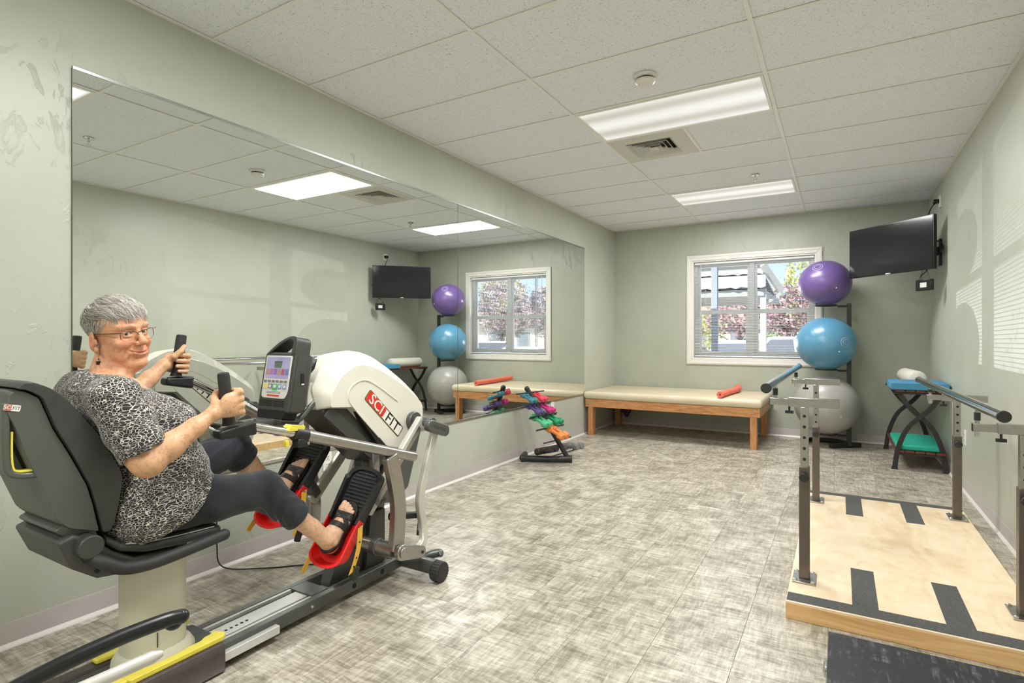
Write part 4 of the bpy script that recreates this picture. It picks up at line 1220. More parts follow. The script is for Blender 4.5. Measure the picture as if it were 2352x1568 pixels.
# --- housing
F = [(1.716, .955), (1.772, 1.034), (1.859, 1.081), (1.911, 1.085), (1.996, 1.064), (2.105, 1.014), (2.204, .957), (2.310, .883), (2.343, .852), (2.345, .772), (2.292, .701), (2.154, .647), (2.065, .673), (1.845, .888), (1.715, .900)]
Bk = [(1.652, .985), (1.700, 1.075), (1.800, 1.128), (1.925, 1.146), (2.020, 1.116), (2.130, 1.056), (2.235, .990), (2.345, .905), (2.388, .860), (2.385, .770), (2.320, .680), (2.160, .630), (2.050, .660), (1.830, .875), (1.680, .890)]
def ringx(P_, x, k=1.0):
    r_ = rounded(P_, [.02, .02, .03, .03, .03, .03, .03, .03, .03, .03, .03, .02, .01, .01, .01], 3)
    return [(x, y, z) for y, z in r_]
C1 = [(y, z + (.006 if z > 1.0 else 0)) for y, z in Bk]
hs = B('housing', MB().loft([ringx(F, XM + .117), ringx(F, XM + .113), ringx(Bk, XM + .062), ringx(C1, XM), ringx(Bk, XM - .062), ringx(F, XM - .113), ringx(F, XM - .117)]), 'm_cream', .004, smooth=28)
for sx in (1, -1):
    xx = XM + sx * .1175
    pts = bez([(xx, 2.01, .725), (xx, 1.86, .872), (xx, 1.815, .935), (xx, 1.835, .985), (xx, 1.905, 1.010), (xx, 1.985, .985), (xx, 2.145, .888)], 6)
    B('embossed_line', MB().tube(pts, .0035, 8), 'm_cream', 0, hs)
B('nose_block', MB().loft([[(XM + sx * .05, 1.640 + dy, z) for sx, dy, z in ((-1, 0, .905), (1, 0, .905), (1, 0, 1.000), (-1, 0, 1.000))], [(XM + sx * .07, 1.72, z) for sx, z in ((-1, .895), (1, .895), (1, 1.04), (-1, 1.04))]]), 'm_cream', .006, hs)
# logo plate on both faces
for sx in (1, -1):
    X0 = XM + sx * .1172
    if sx > 0:
        ctr = Vector((X0, 2.050, .834)); ex = Vector((0, .734, -.679)); ey = Vector((0, .679, .734))
    else:
        ctr = Vector((X0, 2.050, .834)); ex = Vector((0, -.734, .679)); ey = Vector((0, .679, .734))
    nx = ex.cross(ey)
    def plate(name, w, h, th, cx_, mat, par, r=.006):
        poly = rounded([(-w / 2, -h / 2), (w / 2, -h / 2), (w / 2, h / 2), (-w / 2, h / 2)], r, 3)
        c0 = ctr + ex * cx_
        return B(name, MB().loft([[c0 + ex * a + ey * b for a, b in poly], [c0 + ex * a + ey * b + nx * th for a, b in poly]]), mat, 0, par)
    lp = plate('logo_plate', .318, .060, .0010, 0, 'm_logo_black', hs, .012)
    plate('logo_rim', .313, .055, .0014, 0, 'm_gold', lp, .011)
    plate('logo_field', .307, .049, .0018, 0, 'm_logo_white', lp, .009)
    plate('logo_red_field', .150, .049, .0020, -.0785, 'm_logo_red', lp, .009)
    put_text('SCI', .070, 'm_logo_white', lp, ctr + ex * -.077 + nx * .0022, ex, ey, sx=1.16, bold=.0004)
    put_text('FIT', .070, 'm_logo_black', lp, ctr + ex * .074 + nx * .0022, ex, ey, sx=1.30, bold=-.0002)
# dark mechanism below the housing
ub = B('under_frame', MB().prism([(1.69, .892), (1.85, .880), (2.06, .668), (2.15, .635), (2.12, .56), (1.99, .60), (1.73, .830)], XM - .085, XM + .085, 'X'), 'm_dark', .004)
B('cavity', MB().prism([(1.86, .866), (1.90, .835), (2.085, .652), (2.04, .652)], XM + .086, XM + .1165, 'X'), 'm_pit', 0, ub)
B('under_plate', MB().beam((XM + .092, 1.715, .885), (XM + .092, 2.06, .590), .008, .060), 'm_dark', .002, ub)
B('lower_shroud', MB().prism([(2.365, .80), (2.375, .72), (2.265, .42), (2.16, .365), (2.04, .385), (2.05, .44), (2.10, .62)], XM - .085, XM + .085, 'X'), 'm_frame', .006)
B('link_stub', MB().bb(-2.00, -1.93, 1.98, 2.05, .405, .425), 'm_dark', .003)

# --- console with screen
cz = Vector((0, .17, .985)).normalized(); cn = Vector((0, -.985, .17)); cxv_ = Vector((1, 0, 0))
co = Vector((-2.047, 1.492, .905))          # bottom centre of the front face
def cf(a, b, d=0.0): return co + cxv_ * a + cz * b + cn * d
def cpoly(name, pts, d0, d1, mat, par=None, bevel=0):
    return B(name, MB().loft([[cf(a, b, d0) for a, b in pts], [cf(a, b, d1) for a, b in pts]]), mat, bevel, par)
outl = rounded([(-.098, -.005), (.100, -.005), (.102, .246), (-.094, .246)], [.012, .012, .004, .022], 4)
body = cpoly('console', outl, -.012, 0.0, 'm_dark', None, .004)
B('console_back', MB().loft([[cf(a, b, -.012) for a, b in outl], [cf(a, b, -.055) for a, b in outl], [cf(a * .97, .01 + b * .95, -.085) for a, b in outl], [cf(a * .80, .03 + b * .85, -.105) for a, b in outl]]), 'm_dark', .004, body, 50)
# carrying handle arching over the top
ho = bez([(-.093, .236, 0), (-.060, .262, 0), (-.010, .294, 0), (.040, .314, 0), (.078, .316, 0), (.098, .298, 0), (.102, .240, 0)], 5)
hi_ = bez([(-.070, .240, 0), (-.045, .256, 0), (-.005, .280, 0), (.040, .299, 0), (.064, .300, 0), (.074, .288, 0), (.070, .240, 0)], 5)
rings = []
for (p_, q_) in zip(ho, hi_):
    rings.append([cf(p_.x, p_.y, .002), cf(q_.x, q_.y, .002), cf(q_.x, q_.y, -.070), cf(p_.x, p_.y, -.070)])
B('console_handle', MB().loft(rings), 'm_dark', .004, body, 50)
B('handle_scoop', MB().loft([[cf(-.060, .2462, 0), cf(.066, .2462, 0), cf(.066, .2462, -.07), cf(-.060, .2462, -.07)], [cf(-.050, .2475, -.004), cf(.060, .2475, -.004), cf(.060, .2475, -.066), cf(-.050, .2475, -.066)]]), 'm_frame', 0, body)
bz = cpoly('screen_bezel', rounded([(-.082, .052), (.072, .052), (.084, .080), (.084, .232), (-.082, .232)], [.02, .02, .01, .008, .008], 4), 0, .003, 'm_bezel', body, .001)
t = NT('m_screen'); v = t.coords('Object')
gr = t.ramp(t.noise(v, 14, 3), [(0.3, rgb(150, 146, 180)), (0.7, rgb(172, 168, 194))])
t.set(rgb(40, 40, 50), .2); t.link(gr, t.p.inputs['Emission Color']); t.p.inputs['Emission Strength'].default_value = .65
def glow(name, c, e=.7):
    q = NT(name); vv = q.coords('Object'); q.set(rgb(30, 30, 30), .25)
    q.link(q.ramp(q.noise(vv, 60, 2), [(0.3, tuple(x * .85 for x in c[:3]) + (1,)), (0.7, c)]), q.p.inputs['Emission Color']); q.p.inputs['Emission Strength'].default_value = e
scr = cpoly('screen', rounded([(-.074, .135), (.076, .135), (.076, .226), (-.074, .226)], .002, 2), .003, .0036, 'm_screen', body)
glow('sc_cup', rgb(84, 108, 84)); glow('sc_cuplid', rgb(70, 82, 90))
cpoly('screen_cup', rounded([(-.020, .180), (.024, .180), (.028, .206), (-.024, .206)], .004, 2), .0036, .0040, 'sc_cup', scr)
cpoly('screen_cup_rim', [(-.024, .203), (.028, .203), (.026, .209), (-.022, .209)], .0036, .0041, 'sc_cuplid', scr)
for k, c in enumerate(((176, 130, 120), (164, 112, 164), (140, 108, 168), (160, 138, 118), (172, 88, 104), (110, 120, 170))):
    glow('sc_tile%d' % k, rgb(*c))
    cpoly('screen_tile', [(-.070 + k * .0245, .150), (-.049 + k * .0245, .150), (-.049 + k * .0245, .176), (-.070 + k * .0245, .176)], .0036, .0040, 'sc_tile%d' % k, scr)
plain('m_key_grey', rgb(120, 122, 122), .5); plain('m_key_green', rgb(70, 176, 104), .5); plain('m_key_blue', rgb(120, 150, 180), .5); plain('m_key_yellow', rgb(222, 200, 120), .5)
for k in range(6):
    cpoly('key', rounded([(-.076 + k * .026, .118), (-.056 + k * .026, .118), (-.056 + k * .026, .128), (-.076 + k * .026, .128)], .002, 2), .003, .0045, 'm_key_grey', bz)
for k, (m_, w_) in enumerate((('m_key_yellow', .012), ('m_key_grey', .013), ('m_key_green', .016), ('m_key_blue', .012), ('m_key_blue', .012))):
    xk = -.062 + k * .031
    cpoly('key', rounded([(xk - w_, .092 - (.006 if k == 2 else 0)), (xk + w_, .092 - (.006 if k == 2 else 0)), (xk + w_, .112), (xk - w_, .112)], .003, 2), .003, .0046, m_, bz)
    if k: cpoly('key_face', rounded([(xk - w_ * .6, .096), (xk + w_ * .6, .096), (xk + w_ * .6, .108), (xk - w_ * .6, .108)], .002, 2), .0046, .0050, 'm_bezel', bz)
cpoly('caution_strip', [(-.044, .060), (.034, .060), (.034, .067), (-.044, .067)], .003, .0036, 'm_logo_red', bz)
for zz in (.073, .078): cpoly('fine_print', [(-.050, zz), (.040, zz), (.040, zz + .0022), (-.050, zz + .0022)], .003, .0034, 'm_key_grey', bz)
for zz in (.018, .025, .032, .039):
    for xa, xb in ((-.088, -.006), (.002, .072)):
        cpoly('vent_slot', [(xa, zz), (xb, zz), (xb, zz + .004), (xa, zz + .004)], .0002, .0010, 'm_pit', body)
cpoly('pocket', rounded([(-.085, -.034), (.075, -.034), (.088, .004), (-.090, .004)], .008, 3), -.06, .004, 'm_pit', body)
cpoly('pocket_lip', rounded([(-.080, -.052), (.070, -.052), (.084, -.034), (-.090, -.034)], .008, 3), -.085, .010, 'm_dark', body, .003)
B('side_socket', MB().bb(-1.9445, -1.9425, 1.555, 1.572, 1.018, 1.060), 'm_pit', .0005, body)
B('socket_mark', MB().bb(-1.9432, -1.9418, 1.557, 1.570, 1.012, 1.017), 'm_logo_white', 0, body)
B('console_hook', MB().prism([(1.60, 1.06), (1.66, 1.12), (1.645, 1.075), (1.61, 1.04)], -2.0, -1.965, 'X'), 'm_black', .003, body)
B('console_stalk', MB().tube(bez([(XM + .03, 1.40, .870), (XM + .035, 1.50, .858), (XM + .04, 1.575, .852), (XM + .045, 1.615, .865), (XM + .05, 1.655, .905), (XM + .05, 1.70, .950)], 5), .014, 14), 'm_frame')
B('console_tray', MB().beam((XM - .02, 1.40, .862), (XM - .02, 1.60, .866), .13, .012), 'm_frame', .004)

# --- swinging arms with hand grips
def swing_arm(sg, grip0, grip1, br0, br1, tube_pts, xs, par=None):
    """sg +1 near, -1 far"""
    xh, xt = xs
    g0, g1 = Vector((xh, *grip0)), Vector((xh, *grip1))
    gd = (g1 - g0)
    B('hand_grip', MB().tube([g0, g0 + gd * .08, g0 + gd * .3, g0 + gd * .55, g0 + gd * .9, g0 + gd * .985, g1], [.023, .0195, .019, .020, .0195, .0185, .014], 22), 'm_rubber')
    a, b = Vector((xh, *br0)), Vector((xh + (xt - xh) * .3, *br1))
    B('grip_bracket', MB().beam(a, b, .052, .030, w1=.040, t1=.052), 'm_black', .010, seg=3)
    P_ = [Vector((xh + (xt - xh) * k / (len(tube_pts) - 1), *q)) for k, q in enumerate(tube_pts)]
    B('inner_tube', MB().cyl(P_[0], P_[1], .0165, n=24), 'm_chrome')
    d_ = (P_[1] - P_[0]).normalized()
    cl = B('clamp', MB().cyl(P_[1] - d_ * .028, P_[1] + d_ * .030, .0275, n=24), 'm_black', .003)
    B('clamp_block', MB().box(P_[1] + Vector((.004, 0, -.030)), (.040, .050, .034)), 'm_black', .005, cl)
    B('clamp_bolt', MB().cyl(P_[1] + Vector((.020, .012, -.032)), P_[1] + Vector((.036, .012, -.032)), .006, n=10), 'bolt_steel', 0, cl)
    yl = B('release_lever', MB().prism(rounded([(P_[1].y - .068, P_[1].z + .022), (P_[1].y - .050, P_[1].z + .046), (P_[1].y + .012, P_[1].z + .034), (P_[1].y + .008, P_[1].z + .016)], .008, 3), P_[1].x - .022, P_[1].x + .018, 'X'), 'm_yellow', .004, cl)
    for i in range(5):
        for j in range(3):
            c_ = Vector((P_[1].x - .012 + j * .012, P_[1].y - .042 + i * .010, P_[1].z + .0455 - i * .0022))
            B('lever_slot', MB().box(c_, (.007, .006, .0022)), 'm_pit', 0, yl)
    B('release_tail', MB().prism(rounded([(P_[1].y - .070, P_[1].z - .012), (P_[1].y - .058, P_[1].z - .010), (P_[1].y - .054, P_[1].z - .035), (P_[1].y - .070, P_[1].z - .038)], .005, 3), P_[1].x - .006, P_[1].x + .012, 'X'), 'm_yellow', .002, cl)
    B('outer_tube', MB().cyl(P_[1] + d_ * .02, P_[2], .0235, n=28), 'm_silver', .003)
    e_ = P_[2]
    return P_
swing_arm(1, (1.146, .912), (1.124, 1.091), (1.098, .882), (1.236, .892), [(1.215, .899), (1.425, .838), (2.075, .636)], (-1.800, -1.775))
swing_arm(-1, (1.254, 1.052), (1.277, 1.222), (1.205, 1.036), (1.322, 1.024), [(1.305, 1.034), (1.480, .944), (2.03, .600)], (-2.330, -2.345))
def upright(x, pts, w=.040):
    rings = []
    path = bez([(x, *p) for p in pts], 7)
    for i, p in enumerate(path):
        d = (path[min(i + 1, len(path) - 1)] - path[max(0, i - 1)]).normalized()
        n_ = Vector((0, d.z, -d.y)) * w; xx = Vector((.021, 0, 0))
        rings.append([p + n_ + xx, p - n_ + xx, p - n_ - xx, p + n_ - xx])
    return rings
B('curved_upright', MB().loft(upright(-1.772, [(1.902, .672), (1.935, .56), (1.958, .44), (1.955, .33), (1.945, .225)], .037)), 'm_silver', .008, seg=3)
B('curved_upright', MB().loft(upright(-2.348, [(1.88, .69), (1.915, .57), (1.945, .45), (1.955, .33), (1.945, .225)], .037)), 'm_silver', .008, seg=3)
B('crank_tube', MB().cyl((-2.34, 1.935, .225), (-1.765, 1.935, .225), .036, n=28), 'm_silver')
B('crank_collar', MB().cyl((-1.90, 1.935, .225), (-1.865, 1.935, .225), .041, n=28), 'm_frame', .003)
for x0, x1 in ((-1.748, -1.722), (-2.398, -2.372)):
    pts = []
    A_, B_ = Vector((1.940, .225)), Vector((2.075, .185)); dd = (B_ - A_).normalized(); an = math.atan2(dd.y, dd.x)
    for k in range(13): a = an + PI / 2 + PI * k / 12; pts.append((A_.x + .036 * math.cos(a), A_.y + .036 * math.sin(a)))
    for k in range(13): a = an - PI / 2 + PI * k / 12; pts.append((B_.x + .028 * math.cos(a), B_.y + .028 * math.sin(a)))
    kb = B('crank_arm', MB().prism(pts, x0, x1, 'X'), 'm_silver', .004)
    xo = x1 if x1 > -2 else x0; s_ = 1 if x1 > -2 else -1
    B('crank_boss', MB().cyl((xo, 1.940, .225), (xo + s_ * .007, 1.940, .225), .024, n=24), 'm_silver', .002, kb)
    B('crank_pin', MB().cyl((xo, 2.075, .185), (xo + s_ * .003, 2.075, .185), .007, n=12), 'm_pit', 0, kb)
# rocker linkage at the head of the machine
for sx in (1, -1):
    X_ = lambda x: XM + sx * (x - XM)
    B('pivot_flange', MB().cyl((X_(-1.944), 2.255, .775), (X_(-1.915), 2.255, .775), .048, n=28), 'm_frame', .004)
    B('pivot_shaft', MB().cyl((X_(-1.93), 2.255, .775), (X_(-1.80), 2.255, .775), .024, n=20), 'm_frame')
    ra = B('rocker_beam', MB().beam((X_(-1.872), 2.245, .790), (X_(-1.872), 1.86, .405), .034, .052), 'm_light', .008, seg=3)
    B('beam_rib', MB().beam((X_(-1.8545), 2.215, .752), (X_(-1.8545), 1.90, .437), .003, .026), 'm_silver', .001, ra)
    pts = []
    A_, B_ = Vector((2.205, .768)), Vector((2.320, .728)); dd = (B_ - A_).normalized(); an = math.atan2(dd.y, dd.x)
    for k in range(13): a = an + PI / 2 + PI * k / 12; pts.append((A_.x + .030 * math.cos(a), A_.y + .030 * math.sin(a)))
    for k in range(13): a = an - PI / 2 + PI * k / 12; pts.append((B_.x + .030 * math.cos(a), B_.y + .030 * math.sin(a)))
    cp = B('rocker_cap', MB().prism(pts, X_(-1.800), X_(-1.765), 'X'), 'm_frame', .006)
    if sx > 0:
        put_text('STEPONE', .021, 'm_dark', cp, (-1.7648, 2.2625, .748), (0, .944, -.328), (0, .328, .944), sx=1.15)
    path = bez([(X_(-1.812), 2.285, .745), (X_(-1.812), 2.215, .56), (X_(-1.812), 2.165, .42), (X_(-1.812), 2.165, .36), (X_(-1.812), 2.185, .27), (X_(-1.79), 2.16, .20), (X_(-1.765), 2.085, .180)], 5)
    rings = []
    for i, p in enumerate(path):
        d = (path[min(i + 1, len(path) - 1)] - path[max(0, i - 1)]).normalized()
        n_ = Vector((0, d.z, -d.y)).normalized() * .021; xx = Vector((.015, 0, 0))
        rings.append([p + n_ + xx, p - n_ + xx, p - n_ - xx, p + n_ - xx])
    B('rocker_link', MB().loft(rings), 'm_light', .006, seg=3)
    B('drag_rod', MB().cyl((X_(-1.90), 2.04, .335), (X_(-1.84), 2.185, .315), .018, n=12), 'm_black')
    B('drag_ball', MB().cyl((X_(-1.835), 2.19, .325), (X_(-1.835), 2.175, .215), .0085, n=10), 'm_chrome')

# --- pedals
def pedal(O, ang, yawz, sg):
    """O heel point, plate rises at ang; sg=+1 near"""
    O = Vector(O)
    e1 = Vector((0, math.cos(ang), math.sin(ang))); nn = Vector((0, -math.sin(ang), math.cos(ang))); ex = Vector((1, 0, 0))
    Rz = Matrix.Rotation(yawz, 3, 'Z')
    e1, nn, ex = Rz @ e1, Rz @ nn, Rz @ ex
    Rr = Matrix.Rotation(math.radians(16), 3, e1)
    if (Rr @ nn).x < nn.x: Rr = Matrix.Rotation(-math.radians(16), 3, e1)
    nn, ex = Rr @ nn, Rr @ ex
    def W(s, u, w): return O + e1 * s + ex * u + nn * w
    root_name = 'pedal'
    hw = .079
    tail = [(.13, -hw * .94), (.24, -hw * 1.06), (.33, -hw * 1.10)] + [(.33 + .062 * math.sin(a), -hw * 1.10 + hw * 1.10 * (1 - math.cos(a)) ** 1.6) for a in [PI / 2 * k / 7 for k in range(1, 8)]]
    outl = tail + [(s, -u) for s, u in reversed(tail[:-1])]
    pd = B('pedal', MB().loft([[W(s, u, -.020) for s, u in outl], [W(s, u, -.002) for s, u in outl]]), 'm_black', .004)
    # raised rim
    inner = [(s - (.016 if s > .3 else 0), u * .82) for s, u in outl]
    mr = MB()
    n = len(outl)
    def rimh(s): return .012 if s > .34 else (.034 if s > .2 else .040)
    rings = [[W(s, u, -.02) for s, u in outl], [W(s, u * 1.0, rimh(s)) for s, u in outl], [W(s, u, rimh(so)) for (s, u), (so, uo) in zip(inner, outl)], [W(s, u, -.004) for s, u in inner]]
    for a in range(3):
        for k in range(n - 1):
            mr.add([rings[a][k], rings[a][k + 1], rings[a + 1][k + 1], rings[a + 1][k]], [(0, 1, 2, 3)])
    for k in (0, n - 1):
        mr.add([r_[k] for r_ in rings], [(0, 1, 2, 3)])
    B('pedal_rim', mr, 'm_black', .004, pd, 50)
    for k in range(13):
        s = .165 + k * .0165
        wv_ = .062 if s < .34 else .062 - (s - .34) * .6
        B('tread_rib', MB().beam(W(s, -wv_, .0), W(s, wv_, .0), .009, .006, tuple(nn)), 'm_rubber', .001, pd)
    # red heel cup
    cup = []
    hc = MB()
    N = 20
    prof = []
    for k in range(N + 1):
        a = PI * k / N
        prof.append((-.030 - .050 * math.sin(a) + .0, -hw * .98 * math.cos(a)))
    wall_o = [(.150, -hw * .98)] + [(s + .03, u) for s, u in prof] + [(.150, hw * .98)]
    wall_o = [(s, u) for s, u in wall_o]
    lo = [W(s, u, -.014) for s, u in wall_o]
    hi = [W(s - (.025 if s < .02 else 0), u * 1.02, (.050 if s < .02 else .050 - .012 * (s > .1))) for s, u in wall_o]
    hi2 = [W(s - (.021 if s < .02 else 0) + (.006 if s < .02 else 0), u * .93, (.050 if s < .02 else .050 - .012 * (s > .1))) for s, u in wall_o]
    lo2 = [W(s + (.008 if s < .02 else 0), u * .92, -.004) for s, u in wall_o]
    n = len(wall_o)
    for A_, B_ in ((lo, hi), (hi, hi2), (hi2, lo2)):
        for k in range(n - 1): hc.add([A_[k], A_[k + 1], B_[k + 1], B_[k]], [(0, 1, 2, 3)])
    hc.add(lo, [tuple(range(n))]); hc.add(lo2, [tuple(range(n))])
    for k in (0, n - 1): hc.add([lo[k], hi[k], hi2[k], lo2[k]], [(0, 1, 2, 3)])
    cupo = B('heel_cup', hc, 'm_red', .002, pd, 50)
    # red lower fin under the cup
    s_ = 1
    B('cup_fin', MB().loft([[W(.005, u, -.014), W(.15, u, -.014), W(.13, u, -.05), W(.03, u, -.055)] for u in (-hw * .6, hw * .6)]), 'm_red', .004, cupo)
    # yellow strap hanging from the near wing
    uu = hw * sg
    a0 = W(.128, hw + .006, .020)
    st_path = [a0, a0 + Vector((.002, -.006, -.05)), a0 + Vector((.002, -.016, -.10)), a0 + Vector((0, -.035, -.150)), a0 + Vector((0, -.055, -.185))]
    sp = MB(); path = bez(st_path, 4)
    rings = [[p + Vector((.002, 0, 0)) + Vector((0, .014, .004)), p + Vector((.002, 0, 0)) - Vector((0, .014, .004)), p - Vector((.001, 0, 0)) - Vector((0, .014, .004)), p - Vector((.001, 0, 0)) + Vector((0, .014, .004))] for p in path]
    sp.loft(rings)
    so = B('strap', sp, 'm_strap', .0008, pd)
    for k in (0, 5, 10, 13): B('strap_hole', MB().cyl(path[k] + Vector((.0018, 0, 0)), path[k] + Vector((.0030, 0, 0)), .004 if k else .006, n=10), 'm_pit' if k else 'bolt_steel', 0, so)
    B('buckle', MB().box(path[-1] + Vector((.004, .022, -.006)), (.018, .030, .060), (-.35, 0, 0)), 'm_black', .006, so)
    # ribbed strap tail on the inner side
    b0 = W(.075, -hw - .004, -.002)
    path = bez([b0, b0 + Vector((-.004, -.03, -.040)), b0 + Vector((-.006, -.075, -.095)), b0 + Vector((-.006, -.115, -.150 if sg > 0 else -.135))], 5)
    rings = [[p + Vector((.0, .009, -.007)) + Vector((.002, 0, 0)), p - Vector((.0, .009, -.007)) + Vector((.002, 0, 0)), p - Vector((.0, .009, -.007)) - Vector((.002, 0, 0)), p + Vector((.0, .009, -.007)) - Vector((.002, 0, 0))] for p in path]
    B('strap_tail', MB().loft(rings), 'm_strap', .0008, pd)
    # carriage behind the plate
    B('pedal_arm', MB().beam(W(.24, 0, -.022), W(.20, 0, -.085), .05, .06), 'm_frame', .005, pd)
    B('pedal_bracket', MB().beam(W(.05, 0, -.024), W(.36, 0, -.024), .06, .020, tuple(nn)), 'm_frame', .004, pd)
    return W, e1, nn, ex
PED_N = pedal((-1.905, 1.690, .275), math.radians(55), 0.0, 1)
PED_F = pedal((-2.218, 1.645, .400), math.radians(55), 0.0, -1)
for (W, e1, nn, ex), xx in ((PED_N, -1.872), (PED_F, XM - (-1.872 - XM))):
    q = W(.20, 0, -.085)
    B('pedal_link', MB().beam((q.x, q.y + .0, q.z), (xx, 1.885, .43), .05, .045), 'm_frame', .005)
B('link_post', MB().beam((-1.965, 2.01, .44), (-1.965, 2.00, .665), .03, .045), 'm_silver', .005)

# --- seat carriage
for x0, x1 in ((-1.975, -1.912), (-2.208, -2.145)):
    B('carriage_skirt', MB().prism(rounded([(x0, .004), (x1, .004), (x1, .082), ((x1 if x1 > -2 else x0) + (-.012 if x1 > -2 else .012), .106), ((x0 if x1 > -2 else x1), .106)] if x1 > -2 else [(x0, .004), (x1, .004), (x1, .106), (x0 + .012, .106), (x0, .082)], .006, 2), .74, 1.205, 'Y'), 'm_brown', .006)
B('carriage_front', MB().bb(-2.143, -1.977, 1.115, 1.215, .084, .112), 'm_dark', .006)
B('carriage_deck', MB().bb(-2.145, -1.975, .74, 1.115, .084, .100), 'm_dark', .004)
yf = MB().prism(rounded([(-1.980, .90), (-1.936, .90), (-1.936, 1.21), (-1.955, 1.232), (-2.010, 1.215), (-1.990, 1.195), (-1.990, 1.17), (-1.975, 1.15)], .008, 3), .1065, .122, 'Z')
B('release_bar', yf, 'm_yellow', .004)
B('release_bar_end', MB().bb(-2.000, -1.950, .845, .905, .1075, .120), 'm_yellow', .005)
B('release_bar_far', MB().prism(rounded([(-2.198, .90), (-2.155, .90), (-2.150, 1.18), (-2.175, 1.225), (-2.198, 1.215)], .008, 3), .1065, .122, 'Z'), 'm_yellow', .004)
def ell(cx_, cy_, rx, ry, z, n=40, p=2.6):
    out = []
    for k in range(n):
        a = 2 * PI * k / n; c, s = math.cos(a), math.sin(a)
        out.append((cx_ + rx * math.copysign(abs(c) ** (2 / p), c), cy_ + ry * math.copysign(abs(s) ** (2 / p), s), z))
    return out
B('column_foot', MB().loft([ell(XM, 1.035, .098, .125, .1005), ell(XM, 1.035, .096, .122, .122), ell(XM, 1.035, .086, .111, .142), ell(XM, 1.035, .081, .106, .146)]), 'm_column', 0, smooth=50)
B('seat_column', MB().loft([ell(XM, 1.032, .078, .098, .144), ell(XM, 1.032, .078, .098, .47)]), 'm_column', 0, smooth=50)
B('column_mark', MB().bb(-1.9822, -1.9808, 1.005, 1.008, .165, .215), 'm_dark')
# seat pan
sp_ = [(.700, .625), (.735, .540), (.800, .490), (.850, .482), (1.06, .470), (1.10, .490), (1.06, .508), (.90, .520), (.84, .560), (.80, .600), (.74, .640)]
pan = B('seat_base', MB().prism(sp_, -2.215, -1.905, 'X'), 'm_dark', .010, seg=3)
for y, z in ((.797, .515), (.838, .512)):
    B('pan_screw', MB().cyl((-1.9045, y, z), (-1.9025, y, z), .007, n=12), 'm_pit', 0, pan)
seat = MB()
rings = []
def seat_prof(k):
    # y, top z, bottom z along the seat
    return [(.825, .612, .575), (.86, .585, .545), (.93, .565, .522), (1.04, .556, .510), (1.14, .552, .508), (1.178, .544, .512), (1.190, .530, .520)][k]
for k in range(7):
    y, zt, zb = seat_prof(k)
    hwid = [.150, .162, .170, .172, .170, .158, .140][k]
    ring = []
    for a in np.linspace(0, 2 * PI, 33)[:-1]:
        c, s = math.cos(a), math.sin(a)
        ring.append((XM + hwid * math.copysign(abs(c) ** .35, c), y, (zt + zb) / 2 + (zt - zb) / 2 * math.copysign(abs(s) ** .6, s)))
    rings.append(ring)
B('seat', seat.loft(rings), 'm_leather', 0, smooth=60)
B('seat_stitch', MB().tube([(XM + .166, y, z) for y, z in ((.87, .574), (.93, .560), (1.04, .551), (1.15, .546))], .0016, 6), 'm_stitch')
for sx in (1, -1):
    xx = XM + sx * .200
    B('side_bar', MB().tube(bez([(XM + sx * .15, .775, .565), (xx - sx * .01, .800, .545), (xx, .845, .515), (xx, .92, .502), (xx, 1.02, .506), (xx, 1.165, .519)], 6), .0195, 18), 'm_rubber')
    B('bar_end', MB().sphere((xx, 1.165, .519), .0195, 16, 8), 'm_rubber')
B('recline_pivot', MB().cyl((-2.245, .772, .598), (-1.875, .772, .598), .034, n=28), 'm_dark', .004)
B('recline_collar', MB().prism(rounded([(.70, .655), (.79, .575), (.815, .60), (.80, .64), (.735, .672)], .012, 3), -2.19, -1.93, 'X'), 'm_frame', .006)

# backrest: shell, cushion and grab loop
shell = [(.592, 1.066), (.623, 1.069), (.659, 1.046), (.692, .954), (.734, .871), (.778, .774), (.795, .711), (.813, .621), (.735, .652), (.705, .682), (.652, .824), (.625, .90), (.605, .968), (.583, 1.02)]
cush = [(.623, 1.071), (.600, 1.073), (.618, 1.090), (.640, 1.090), (.672, 1.075), (.692, 1.062), (.723, 1.032), (.798, .929), (.836, .859), (.867, .792), (.871, .770), (.862, .711), (.847, .640), (.835, .618), (.815, .620), (.797, .711), (.780, .774), (.736, .871), (.694, .954), (.661, 1.047)]
def slab(name, poly, hw_, mat, rnd, par=None, sub=.94, bev=.006):
    cy_ = sum(p[0] for p in poly) / len(poly); cz2 = sum(p[1] for p in poly) / len(poly)
    ins = [(cy_ + (y - cy_) * sub, cz2 + (z - cz2) * (sub + .03)) for y, z in poly]
    rr_ = [[(XM + x, y, z) for y, z in rounded(P_, rnd, 3)] for x, P_ in ((-hw_, ins), (-hw_ + .022, poly), (hw_ - .022, poly), (hw_, ins))]
    return B(name, MB().loft(rr_), mat, bev, par, 40)
bs = slab('back_shell', shell, .148, 'm_shell', .008)
bc = slab('back_cushion', cush, .158, 'm_leather', .012, None, .95)
for sx in (1, -1):
    xx = XM + sx * .1405
    edge = [(.640, 1.083), (.690, 1.056), (.722, 1.024), (.793, .925), (.830, .856), (.859, .790), (.862, .765), (.853, .711), (.838, .645), (.822, .626)]
    B('piping', MB().tube([(XM + sx * .1515, y - .003, z - .002) for y, z in edge], .0017, 6), 'm_stitch', 0, bc)
B('cushion_seam', MB().tube([(XM + .152, .803, .896), (XM + .10, .829, .903), (XM - .10, .829, .903), (XM - .152, .803, .896)], .0016, 6), 'm_stitch', 0, bc)
